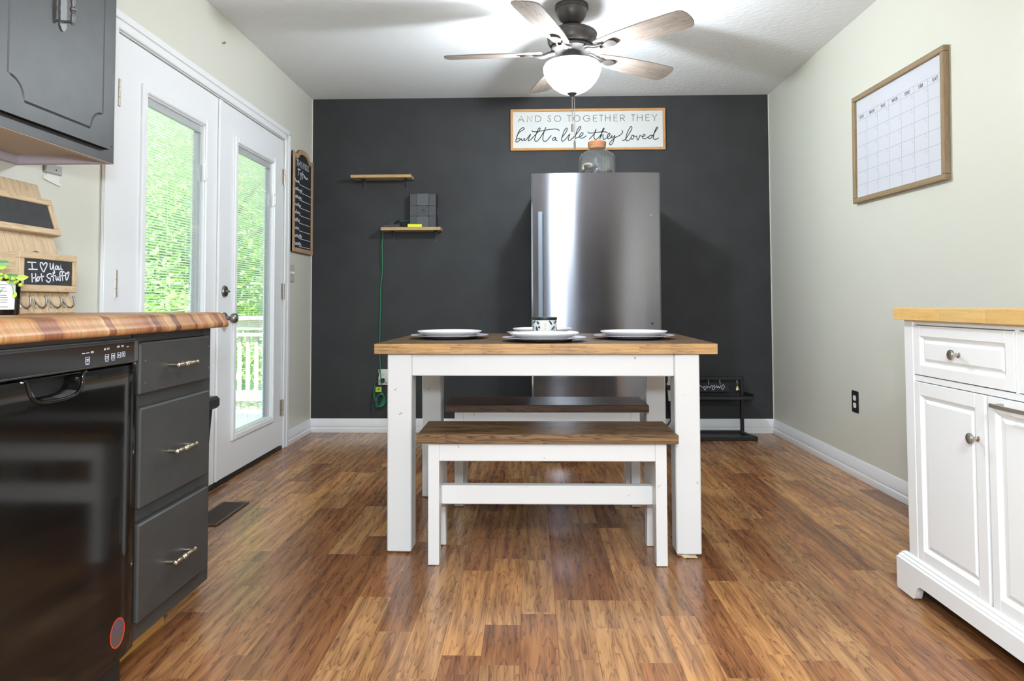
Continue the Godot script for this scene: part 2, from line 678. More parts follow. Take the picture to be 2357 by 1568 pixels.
	M.pine_pale = wood_mat(pine, 0.06, 0.5, Color(0.84, 0.82, 0.81), 0.65)
	M.pine_pink = wood_mat(pine, 0.06, 0.5, Color(0.78, 0.72, 0.70), 0.65)
	M.blade = wood_mat(wood_tex(304, [Color8(152, 138, 126), Color8(138, 124, 113), Color8(114, 101, 92), Color8(90, 79, 72)], 128, 512, 4.0, 0.9, 0.7, 0.4), 0.15, 0.7, Color.WHITE, 0.5)
	var maple := wood_tex(305, [Color8(232, 198, 134), Color8(224, 186, 120), Color8(208, 166, 100), Color8(186, 142, 80)], 128, 512, 4.0, 0.8, 0.5, 0.4)
	M.maple = []
	for c in [Color(1, 1, 1), Color(0.97, 0.95, 0.92), Color(1.0, 0.97, 0.90), Color(0.94, 0.90, 0.85)]:
		M.maple.append(wood_mat(maple, 0.05, 0.4, c, 0.4))
	M.stripes = mat(Color(0.88, 0.87, 0.87), 0.4)
	M.stripes.albedo_texture = stripe_tex()
	M.stripes.uv1_scale = Vector3(1, 1, 1)
	M.deck = wood_mat(pine, 0.14, 1.2, Color(0.86, 0.88, 0.88), 0.8)
	M.rail = mat(Color(0.80, 0.82, 0.78), 0.7)
	M.rail_dark = mat(Color(0.60, 0.60, 0.52), 0.8)
	M.lawn = tri_mat(mat(Color(1, 1, 1), 0.95), 0.25)
	M.lawn.albedo_texture = noise_tex(256, 0.05, 61, Color(0.42, 0.54, 0.26), Color(0.62, 0.70, 0.40), 4)
	M.bark = tri_mat(mat(Color(1, 1, 1), 0.9), 2.0)
	M.bark.albedo_texture = noise_tex(128, 0.06, 62, Color(0.35, 0.29, 0.24), Color(0.52, 0.45, 0.38), 4)
	M.leaf = mat(Color(1, 1, 1), 0.55)
	M.leaf.vertex_color_use_as_albedo = true
	M.leaf.backlight_enabled = true
	M.leaf.backlight = Color(0.7, 0.8, 0.5)
	M.plant_leaf = mat(Color(0.42, 0.60, 0.38), 0.45)
	M.plant_lime = mat(Color(0.68, 0.80, 0.28), 0.35)
	M.glow = mat(Color(1, 1, 1), 0.3)
	M.glow.emission_enabled = true
	M.glow.emission = Color(0.97, 0.99, 1.0)
	M.glow.emission_energy_multiplier = 1.6
	M.panel_glow = mat(Color(1, 1, 1), 0.3)
	M.panel_glow.emission_enabled = true
	M.panel_glow.emission = Color(0.92, 0.965, 1.0)
	M.panel_glow.emission_energy_multiplier = 2.0


# white distressed paint: rare brown chips
func chip_tex() -> ImageTexture:
	var im := Image.create_empty(768, 768, false, Image.FORMAT_RGB8)
	im.fill(Color(0.87, 0.862, 0.852))
	var r := RandomNumberGenerator.new()
	r.seed = 77
	for i in 24:
		var x := r.randi_range(4, 740)
		var y := r.randi_range(4, 740)
		var c := [Color(0.62, 0.50, 0.36), Color(0.45, 0.38, 0.32), Color(0.74, 0.64, 0.50)][r.randi() % 3] as Color
		for k in r.randi_range(1, 5):
			im.fill_rect(Rect2i(x + r.randi_range(-3, 3), y + r.randi_range(-3, 3), r.randi_range(1, 4), r.randi_range(1, 3)), c)
	for i in 60:
		var x := r.randi_range(4, 700)
		var y := r.randi_range(4, 700)
		im.fill_rect(Rect2i(x, y, r.randi_range(3, 30), r.randi_range(1, 2)), Color(0.89, 0.875, 0.85))
	return ImageTexture.create_from_image(im)


func _ready() -> void:
	rng.seed = 2024
	# ---- camera
	var cam := Camera3D.new()
	cam.name = "camera"
	add_child(cam)
	cam.position = Vector3(0, 0.933217, 0)
	cam.rotation = Vector3(0.037032, 0.025444, -0.003399)
	cam.near = 0.05
	cam.far = 200.0
	cam.projection = Camera3D.PROJECTION_FRUSTUM
	cam.keep_aspect = Camera3D.KEEP_HEIGHT
	cam.size = 0.05 * 1568.0 / F
	cam.frustum_offset = Vector2(0.05 * (1178.5 - 1178.287) / F, -0.05 * (784.0 - 638.9955) / F)
	cam.current = true
	# ---- sky, sun, lights
	var env := Environment.new()
	env.background_mode = Environment.BG_SKY
	env.sky = Sky.new()
	var sky := ProceduralSkyMaterial.new()
	sky.sky_top_color = Color(0.62, 0.76, 0.95)
	sky.sky_horizon_color = Color(0.92, 0.95, 0.98)
	sky.ground_bottom_color = Color(0.42, 0.46, 0.36)
	sky.ground_horizon_color = Color(0.80, 0.84, 0.80)
	sky.sky_energy_multiplier = 1.9
	sky.ground_energy_multiplier = 0.8
	sky.sun_angle_max = 5.0
	env.sky.sky_material = sky
	env.tonemap_mode = Environment.TONE_MAPPER_LINEAR
	env.tonemap_exposure = 1.46
	env.sdfgi_enabled = true
	env.ssao_enabled = true
	env.ssil_enabled = true
	var we := WorldEnvironment.new()
	we.name = "world_environment"
	we.environment = env
	add_child(we)
	var sun := DirectionalLight3D.new()
	sun.name = "sun"
	sun.light_color = Color(1.0, 0.97, 0.9)
	sun.light_energy = 4.8
	sun.light_angular_distance = 0.6
	sun.shadow_enabled = true
	add_child(sun)
	sun.look_at_from_position(Vector3(4, 8, 5), Vector3.ZERO)
	# the photographer's flash, just above the camera
	var flash := OmniLight3D.new()
	flash.name = "camera_flash"
	flash.light_energy = 2.3
	flash.light_color = Color(0.90, 0.955, 1.0)
	flash.light_size = 0.08
	flash.omni_range = 14.0
	flash.omni_attenuation = 2.0
	flash.shadow_enabled = true
	add_child(flash)
	flash.position = Vector3(0.03, 1.23, 0.12)
	make_materials()
	build_room()
	build_floor()
	build_doors()
	build_outside()
	build_kitchen_left()
	build_cart()
	build_table()
	build_fan()
	build_back_wall_things()
	build_counter_things()
	build_side_wall_things()


func build_room() -> void:
	var b := mb()
	var z1 := ZK + 0.12
	b.box(Vector3(XL - 0.12, 0, ZB - 0.12), Vector3(XL, CH, -4.385), 0)
	b.box(Vector3(XL - 0.12, 2.008, -4.385), Vector3(XL, CH, -2.575), 0)
	b.box(Vector3(XL - 0.12, 0, -2.575), Vector3(XL, CH, z1), 0)
	struct("wall_left", b, M.wall, "pale greige left wall around the white glazed double doors")
	b = mb()
	b.box(Vector3(XR, 0, ZB - 0.12), Vector3(XR + 0.12, CH, z1), 0)
	struct("wall_right", b, M.wall, "pale greige right wall behind the white cart")
	b = mb()
	b.box(Vector3(XL, 0, ZB - 0.12), Vector3(XR, CH, ZB), 0)
	var wb := struct("wall_back", b, M.dark_wall, "charcoal painted back wall behind the steel refrigerator")
	b = mb()
	b.box(Vector3(XL, 0.09, ZB), Vector3(XL + 0.006, CH, ZB + 0.002), 0)
	b.box(Vector3(XR - 0.006, 0.09, ZB), Vector3(XR, CH, ZB + 0.002), 0)
	part("paint_line", b, M.wall, wb)
	b = mb()
	b.box(Vector3(XL - 0.12, 0, ZK), Vector3(XR + 0.12, CH, ZK + 0.12), 0)
	struct("wall_front", b, M.wall, "pale greige kitchen wall behind the camera")
	b = mb()
	b.box(Vector3(XL - 0.12, CH, ZB - 0.12), Vector3(XR + 0.12, CH + 0.12, z1), 0)
	struct("ceiling", b, M.ceil, "white textured ceiling above the dining area")
	# baseboards
	var prof := V([0, 0, 0.014, 0, 0.0155, 0.006, 0.0145, 0.030, 0.009, 0.037, 0.012, 0.043, 0.012, 0.072, 0.007, 0.083, 0.006, 0.094, 0.003, 0.099, 0, 0.0995])
	b = mb()
	b.prism(prof, -XR + 0.0, -XL, 0.9)
	struct("baseboard_back", b, M.trim, "white moulded baseboard under the charcoal wall", Vector3(0, 0, ZB), -PI / 2)
	b = mb()
	b.prism(prof, ZB + 0.012, -4.462, 0.9)
	struct("baseboard_left", b, M.trim, "short white baseboard between the door casing and the corner", Vector3(XL, 0, 0))
	b = mb()
	b.prism(prof, -0.2, -ZB - 0.012, 0.9)
	struct("baseboard_right", b, M.trim, "white moulded baseboard along the right wall", Vector3(XR, 0, 0), PI)
	# unseen cupboards behind the camera, placed to darken the refrigerator reflection
	var pc := thing("unseen_pantry_cabinet", "unseen black cabinets behind the camera, placed to darken the refrigerator reflection", "cabinet", Vector3(0.35, 0, ZK - 0.62), PI)
	b = mb()
	b.box(Vector3(-1.2, 0.0, -0.60), Vector3(1.2, 2.2, 0), 0.002)
	part("carcass", b, M.black_cab, pc)
	for i in 4:
		b = mb()
		b.box(Vector3(-1.19 + i * 0.597, 0.12, 0.001), Vector3(-0.603 + i * 0.597, 2.18, 0.02), 0.003)
		part("door", b, M.black_cab, pc)
	# unseen ceiling lamp behind the camera, placed to light surfaces facing it
	var t := thing("unseen_ceiling_light", "flat white ceiling light out of view, placed to light the room from behind", "ceiling light", Vector3(0.1, CH, 1.2))
	b = mb()
	b.box(Vector3(-0.32, -0.05, -0.32), Vector3(0.32, 0, 0.32), 0.006)
	part("housing", b, M.white, t)
	b = mb()
	b.box(Vector3(-0.30, -0.056, -0.30), Vector3(0.30, -0.05, 0.30), 0.002)
	part("diffuser", b, M.panel_glow, t)
	var al := AreaLight3D.new()
	al.name = "unseen_kitchen_light"  # lamp out of view, lights the room from behind the camera
	al.area_size = Vector2(0.58, 0.58)
	al.light_energy = 10.5
	al.light_color = Color(0.905, 0.957, 1.0)
	al.area_range = 14.0
	al.shadow_enabled = true
	t.add_child(al)
	al.position = Vector3(0, -0.07, 0)
	al.rotation.x = -PI / 2


func build_floor() -> void:
	var b := mb()
	b.box(Vector3(XL - 0.12, -0.14, ZB - 0.12), Vector3(XR + 0.12, -0.0085, ZK + 0.12), 0)
	var fl := struct("floor", b, M.raw_wood, "brown laminate wood floor of narrow strips running to the back wall")
	var forced := {-1: [-2.51], -2: [-2.525, -1.792], -3: [-1.84], 0: [-2.51, -2.181], 2: [-2.179], 3: [-2.08], 4: [-1.743], 5: [-1.86, -3.01], 6: [-2.70], 8: [-3.01, -2.19], -4: [-2.665], -6: [-2.195], -7: [-2.195], -9: [-1.83]}
	var w := 0.1035
	for k in range(-17, 17):
		var x0 := 0.075 + w * k
		var x1 := x0 + w
		x0 = maxf(x0, XL)
		x1 = minf(x1, XR)
		if x1 - x0 < 0.01:
			continue
		var cuts := [ZB]
		for c in forced.get(k, []):
			cuts.append(c)
		cuts.append(-1.42)
		cuts.sort()
		var all := []
		for i in cuts.size() - 1:
			var z: float = cuts[i]
			var first := true
			while true:
				var l := rng.randf_range(0.34, 0.95)
				if first and i == 0:
					l *= rng.randf_range(0.4, 1.0)
				first = false
				if cuts[i + 1] - z < l + 0.22:
					all.append([z, cuts[i + 1]])
					break
				all.append([z, z + l])
				z += l
		for s in all:
			b = mb(2, Vector2(rng.randf() * 0.02 - x0, rng.randf() * 3.0))
			b.box(Vector3(x0 + 0.00015, -0.008, s[0] + 0.00015), Vector3(x1 - 0.00015, 0, s[1] - 0.00015), 0.0004)
			var pick := rng.randi() % 30
			part("plank", b, M.floor[pick], fl)
	b = mb(2)
	for k in range(-17, 17):
		var x0 := maxf(0.075 + w * k, XL)
		var x1 := minf(0.075 + w * (k + 1), XR)
		if x1 - x0 > 0.01:
			b.off = Vector2(-x0, k * 0.37)
			b.box(Vector3(x0, -0.008, -1.42), Vector3(x1, 0, ZK), 0)
	part("plank_field", b, M.floor[1], fl).set_meta("kind", "stuff")


func build_doors() -> void:
	# casing
	var b := mb()
	b.box(Vector3(-0.085, 0, 0), Vector3(-0.004, 2.055, 0.012), 0.004)
	b.box(Vector3(-0.085, 0, 0.012), Vector3(-0.045, 2.06, 0.018), 0.004)
	struct("trim_1", b, M.trim, "white casing on the hinge side of the near glazed door", Vector3(XL, 0, -2.575), PI / 2)
	b = mb()
	b.box(Vector3(0, 0, 0), Vector3(0.078, 2.06, 0.012), 0.004)
	b.box(Vector3(0.04, 0, 0.012), Vector3(0.078, 2.065, 0.018), 0.004)
	struct("trim_2", b, M.trim, "white casing between the far glazed door and the list board", Vector3(XL, 0, -4.384), PI / 2)
	b = mb()
	b.box(Vector3(-0.085, 2.004, 0.0), Vector3(1.888, 2.068, 0.012), 0.004)
	b.box(Vector3(-0.085, 2.04, 0.012), Vector3(1.888, 2.072, 0.018), 0.004)
	struct("trim_3", b, M.trim, "white head casing above the glazed double doors", Vector3(XL, 0, -2.575), PI / 2)
	b = mb()
	b.box(Vector3(-0.0, 0.0, -0.11), Vector3(1.81, 0.022, 0.004), 0.004)
	struct("trim_4", b, M.metal_black, "dark threshold strip under the glazed double doors", Vector3(XL, 0, -2.575), PI / 2)
	b = mb()
	b.box(Vector3(0, 1.999, -0.12), Vector3(1.81, 2.008, 0.0), 0)
	b.box(Vector3(0, 0, -0.12), Vector3(0.012, 2.0, -0.05), 0)
	b.box(Vector3(1.798, 0, -0.12), Vector3(1.81, 2.0, -0.05), 0)
	struct("trim_5", b, M.trim, "white jamb lining of the glazed double doors", Vector3(XL, 0, -2.575), PI / 2)
	for n in 2:
		var z0: float = [-2.588, -3.470][n]
		var w: float = [0.876, 0.896][n]
		var g0: float = [0.160, 0.165][n]
		var g1: float = [0.745, 0.765][n]
		var d := Node3D.new()
		d.name = "door_%d" % (n + 1)
		add_child(d)
		d.position = Vector3(XL - 0.002, 0, z0)
		d.rotation.y = PI / 2
		tag(d, ["white glazed door beside the kitchen cabinets, hinged on its near side", "white glazed door with knob and deadbolt, next to the list board"][n], "", "", "structure")
		b = mb()
		b.box(Vector3(0, 0.028, -0.044), Vector3(g0, 1.992, 0), 0.0)
		b.box(Vector3(g1, 0.028, -0.044), Vector3(w, 1.992, 0), 0.0)
		b.box(Vector3(g0, 1.838, -0.044), Vector3(g1, 1.992, 0), 0.0)
		b.box(Vector3(g0, 0.028, -0.044), Vector3(g1, 0.208, 0), 0.0)
		part("slab", b, M.door, d)
		b = mb()
		b.box(Vector3(0.0, 0.012, -0.036), Vector3(w, 0.03, -0.004), 0.002)
		part("door_sweep", b, M.panel_grey, d)
		b = mb()
		var fw := 0.034
		for e in [[g0, g0 + fw, 0.198, 1.847], [g1 - fw, g1, 0.198, 1.847], [g0 + fw, g1 - fw, 1.847 - fw, 1.847], [g0 + fw, g1 - fw, 0.198, 0.198 + fw]]:
			b.box(Vector3(e[0], e[2], -0.03), Vector3(e[1], e[3], 0.012), 0.005)
		for e in [[g0 + fw, g0 + fw + 0.007, 0.23, 1.813], [g1 - fw - 0.007, g1 - fw, 0.23, 1.813], [g0 + fw, g1 - fw, 1.806, 1.813], [g0 + fw, g1 - fw, 0.232, 0.239]]:
			b.box(Vector3(e[0], e[2], -0.03), Vector3(e[1], e[3], 0.003), 0.003)
		part("lite_frame", b, M.door, d)
		var gu0 := g0 + fw
		var gu1 := g1 - fw
		for zz in [-0.006, -0.036]:
			b = mb()
			b.quad(Vector3(gu0, 0.232, zz), Vector3(gu1, 0.232, zz), Vector3(gu1, 1.813, zz), Vector3(gu0, 1.813, zz), Vector3(0, 0, 1))
			part("pane", b, M.pane, d)
		# the blind between the panes
		b = mb()
		b.box(Vector3(gu0, 1.772, -0.033), Vector3(gu1, 1.813, -0.010), 0.002)
		var blind := part("blind", b, M.grey_plastic, d)
		b = mb()
		b.box(Vector3(gu1 - 0.060, 0.235, -0.034), Vector3(gu1 - 0.02, 1.772, -0.026), 0.002)
		b.box(Vector3(gu1 - 0.016, 0.235, -0.032), Vector3(gu1 - 0.004, 1.772, -0.009), 0.002)
		part("side_track", b, M.grey_plastic, blind)
		b = mb()
		for u in [gu0 + 0.05, gu1 - 0.14, (gu0 + gu1) / 2 - 0.05]:
			b.tube(PackedVector3Array([Vector3(u, 0.25, -0.0135), Vector3(u, 1.775, -0.0135)]), 0.0009, 5)
		part("ladder_cord", b, M.slat, blind)
		b = mb()
		b.box(Vector3(gu0 + 0.003, 0.236, -0.029), Vector3(gu1 - 0.066, 0.246, -0.014), 0.002)
		part("bottom_rail", b, M.slat, blind)
		b = mb()
		b.box(Vector3(gu0 + 0.003, -0.00025, -0.0078), Vector3(gu1 - 0.066, 0.00025, 0.0078), 0)
		var sm := b.mesh(M.slat)
		var y := 0.254
		while y < 1.77:
			var o := MeshInstance3D.new()
			o.name = "slat"
			o.mesh = sm
			o.position = Vector3(0, y, -0.0215)
			o.rotation.x = -0.22
			blind.add_child(o, true)
			y += 0.0122
		b = mb()
		var sy := 1.577
		b.box(Vector3(gu1 - 0.020, sy - 0.042, 0.003), Vector3(gu1 + 0.004, sy + 0.042, 0.013), 0.003)
		b.box(Vector3(gu1 - 0.012, sy - 0.03, 0.012), Vector3(gu1 - 0.002, sy + 0.03, 0.019), 0.003)
		part("blind_slider", b, M.white, d)
		b = mb()
		for yy in [1.755, 1.012, 0.266]:
			for q in 3:
				b.lathe(V([0, 0, 0.008, 0, 0.008, 0.0335, 0, 0.0335]), 12, Vector3(-0.008 if n == 0 else w + 0.008, yy - 0.052 + q * 0.035, 0.008))
			var uu := Vector2(-0.010, 0.016) if n == 0 else Vector2(w - 0.016, w + 0.010)
			b.box(Vector3(uu.x, yy - 0.05, -0.001), Vector3(uu.y, yy + 0.05, 0.0025), 0.0005)
			part("hinge", b, M.hinge, d)
			b = mb()
		if n == 0:
			b.box(Vector3(w - 0.026, 0.03, 0), Vector3(w + 0.012, 1.99, 0.013), 0.004)
			part("astragal", b, M.door, d)
		else:
			var rot := Basis(Vector3.RIGHT, PI / 2)
			b.xf = Transform3D(rot, Vector3(0.066, 0.998, 0))
			b.lathe(V([0.031, 0, 0.031, 0.004, 0.027, 0.010, 0.010, 0.014, 0, 0.014]), 24)
			b.xf = Transform3D(Basis(), Vector3(0.066, 0.998, 0))
			b.box(Vector3(-0.016, -0.005, 0.012), Vector3(0.016, 0.005, 0.026), 0.003)
			part("deadbolt", b, M.dark_nickel, d)
			b = mb()
			b.xf = Transform3D(rot, Vector3(0.066, 0.857, 0))
			b.lathe(V([0.032, 0, 0.032, 0.004, 0.026, 0.011, 0.012, 0.016, 0.010, 0.030, 0.014, 0.036, 0.024, 0.043, 0.0275, 0.054, 0.025, 0.064, 0.016, 0.071, 0.006, 0.073, 0.005, 0.077, 0, 0.077]), 28)
			part("door_knob", b, M.dark_nickel, d)


func build_outside() -> void:
	var b := mb()
	b.box(Vector3(-60, -1.1, -70), Vector3(XL - 0.12, -0.95, 20), 0)
	struct("lawn", b, M.lawn, "sunlit lawn beyond the deck, seen through the glazed doors")
	# deck of boards running along x
	b = mb()
	b.box(Vector3(-5.8, -0.32, -7.1), Vector3(XL - 0.12, -0.20, -0.5), 0)
	var dk := struct("deck", b, M.rail_dark, "pale wooden deck outside the glazed doors")
	var z := -7.1
	while z < -0.6:
		b = mb(0, Vector2(rng.randf(), rng.randf() * 4.0))
		b.box(Vector3(-5.8, -0.195, z), Vector3(XL - 0.13, -0.16, z + 0.134), 0.004)
		part("deck_board", b, M.deck, dk)
		z += 0.14
	var t := thing("deck_railing", "pale green-grey wooden railing across the far end of the deck", "railing", Vector3(-1.8, -0.16, -7.0))
	b = mb(0)
	b.box(Vector3(-4.0, 0.925, -0.09), Vector3(0, 0.962, 0.07), 0.006)
	part("top_rail", b, M.rail, t)
	b = mb(0)
	b.box(Vector3(-4.0, 0.82, -0.02), Vector3(0, 0.925, 0.018), 0.003)
	part("upper_board", b, M.rail_dark, t)
	b = mb(0)
	b.box(Vector3(-4.0, 0.755, -0.02), Vector3(0, 0.79, 0.018), 0.003)
	part("middle_rail", b, M.rail, t)
	b = mb(0)
	b.box(Vector3(-4.0, 0.09, -0.02), Vector3(0, 0.2, 0.018), 0.003)
	part("bottom_rail", b, M.rail_dark, t)
	b = mb(1)
	b.box(Vector3(-0.018, 0, -0.057), Vector3(0.018, 0.92, -0.021), 0.003)
	var bm := b.mesh(M.rail_dark)
	for i in 44:
		var o := MeshInstance3D.new()
		o.name = "baluster"
		o.mesh = bm
		o.position = Vector3(-0.06 - i * 0.0885, 0.0, 0)
		t.add_child(o, true)
	# trees and shrubs
	var spots := [[-5.9, -9.6, 2.3, 1.5, 0], [-7.6, -11.0, 4.2, 2.0, 1], [-5.6, -12.6, 5.0, 2.1, 0], [-9.4, -13.5, 5.6, 2.4, 1], [-7.4, -15.5, 6.2, 2.6, 0], [-12.0, -17.0, 7.0, 3.0, 1], [-9.6, -20.0, 7.5, 3.2, 0], [-5.4, -10.9, 1.6, 1.1, 1], [-14.5, -21.0, 8.0, 3.4, 0], [-12.0, -26.0, 8.5, 3.6, 1], [-8.4, -9.0, 2.6, 1.7, 1]]
	var names := ["low round shrub just beyond the deck corner", "mid-height leafy tree behind the nearest shrub", "bright green tree straight behind the deck railing", "broad tree seen through the near glazed door", "tall tree with a pale crown behind the railing", "large tree filling the upper part of the near door glass", "tall tree filling the upper part of the far door glass", "small leafy bush close behind the railing", "distant broad tree at the far left through the door", "most distant tall tree beyond the lawn", "rounded bush at the near edge of the lawn"]
	for i in spots.size():
		var s: Array = spots[i]
		var tr := thing("tree" if s[2] > 3.0 else "shrub", names[i], "tree" if s[2] > 3.0 else "shrub", Vector3(s[0], -0.95, s[1]))
		b = mb()
		var h: float = s[2]
		b.tube(sm3(V3([0, -0.05, 0, 0.05, h * 0.3, 0.03, -0.03, h * 0.6, 0.0, 0.02, h * 0.9, -0.05])), 0.03 * h, 8, 0.01 * h)
		for k in 5:
			var a := TAU * k / 5.0 + i
			b.tube(sm3(V3([0, h * (0.35 + 0.08 * k), 0, cos(a) * s[3] * 0.4, h * (0.45 + 0.08 * k), sin(a) * s[3] * 0.4, cos(a) * s[3] * 0.75, h * (0.5 + 0.08 * k), sin(a) * s[3] * 0.75])), 0.012 * h, 6, 0.004 * h)
		part("trunk", b, M.bark, tr)
		var mm := MultiMesh.new()
		mm.transform_format = MultiMesh.TRANSFORM_3D
		mm.use_colors = true
		var lb := mb()
		var lp := V([0, -1, 0.42, -0.3, 0.36, 0.35, 0, 1, -0.36, 0.35, -0.42, -0.3])
		for k in 6:
			var p := lp[k]
			var q := lp[(k + 1) % 6]
			lb.tri(Vector3(0, 0, 0.12), Vector3(p.x, p.y, -absf(p.x) * 0.3), Vector3(q.x, q.y, -absf(q.x) * 0.3), Vector3(0, 0, 1), Vector3(p.x, 0, 1), Vector3(q.x, 0, 1))
		mm.mesh = lb.mesh(M.leaf)
		var cnt := 5200
		mm.instance_count = cnt
		var nz := noise(0.7, 900 + i, 2)
		for k in cnt:
			var p := Vector3.ZERO
			for tries in 6:
				var dir := Vector3(rng.randfn(), rng.randfn(), rng.randfn()).normalized()
				var rr := pow(rng.randf(), 0.45)
				p = Vector3(dir.x * s[3] * rr, h * 0.56 + dir.y * h * 0.46 * rr, dir.z * s[3] * rr)
				if nz.get_noise_3dv(p * 1.2) > -0.12 and p.y > 0.05:
					break
			var sc := rng.randf_range(0.055, 0.11) * (0.75 + h * 0.06)
			var bs := Basis.from_euler(Vector3(rng.randf() * TAU, rng.randf() * TAU, rng.randf() * TAU)).scaled(Vector3.ONE * sc)
			mm.set_instance_transform(k, Transform3D(bs, p))
			var c := Color(0.20, 0.36, 0.09).lerp(Color(0.42, 0.56, 0.17), rng.randf())
			if s[4]:
				c = c.lerp(Color(0.30, 0.46, 0.22), 0.5)
			mm.set_instance_color(k, c)
		var mi := MultiMeshInstance3D.new()
		mi.name = "foliage"
		mi.multimesh = mm
		mi.set_meta("kind", "stuff")
		tr.add_child(mi)


# turned bar pull along local x, standing on two posts, in front of z = 0
func bar_pull(b: Mb, c: Vector3, half := 0.054, out := 0.027) -> void:
	var k := half / 0.054
	b.xf = Transform3D(Basis(Vector3.BACK, PI / 2), c + Vector3(0, 0, out))
	var p := V([0, -0.058, 0.003, -0.057, 0.0035, -0.054, 0.0062, -0.0525, 0.0062, -0.0505, 0.004, -0.048, 0.0038, -0.045, 0.0055, -0.036, 0.006, -0.028, 0.0045, -0.018, 0.004, -0.013, 0.0062, -0.0115, 0.0062, -0.009, 0.0048, -0.007, 0.0078, -0.004, 0.0078, 0.0])
	var full := PackedVector2Array()
	for q in p:
		full.append(Vector2(q.x, q.y * k))
	for i in range(p.size() - 2, -1, -1):
		full.append(Vector2(p[i].x, -p[i].y * k))
	b.lathe(full, 12)
	b.xf = Transform3D()
	for s in [-1, 1]:
		b.tube(PackedVector3Array([c + Vector3(s * 0.045 * k, 0, -0.001), c + Vector3(s * 0.045 * k, 0, out)]), 0.0042, 8)


func skin(p: Vector2) -> float:
	var e := clampf((absf(p.x - 0.302) - 0.226) / 0.070, 0.0, 1.0)
	var t := clampf((p.y - 0.735) / 0.052, 0.0, 1.0)
	return 0.021 - 0.007 * e * e - 0.004 * t * t


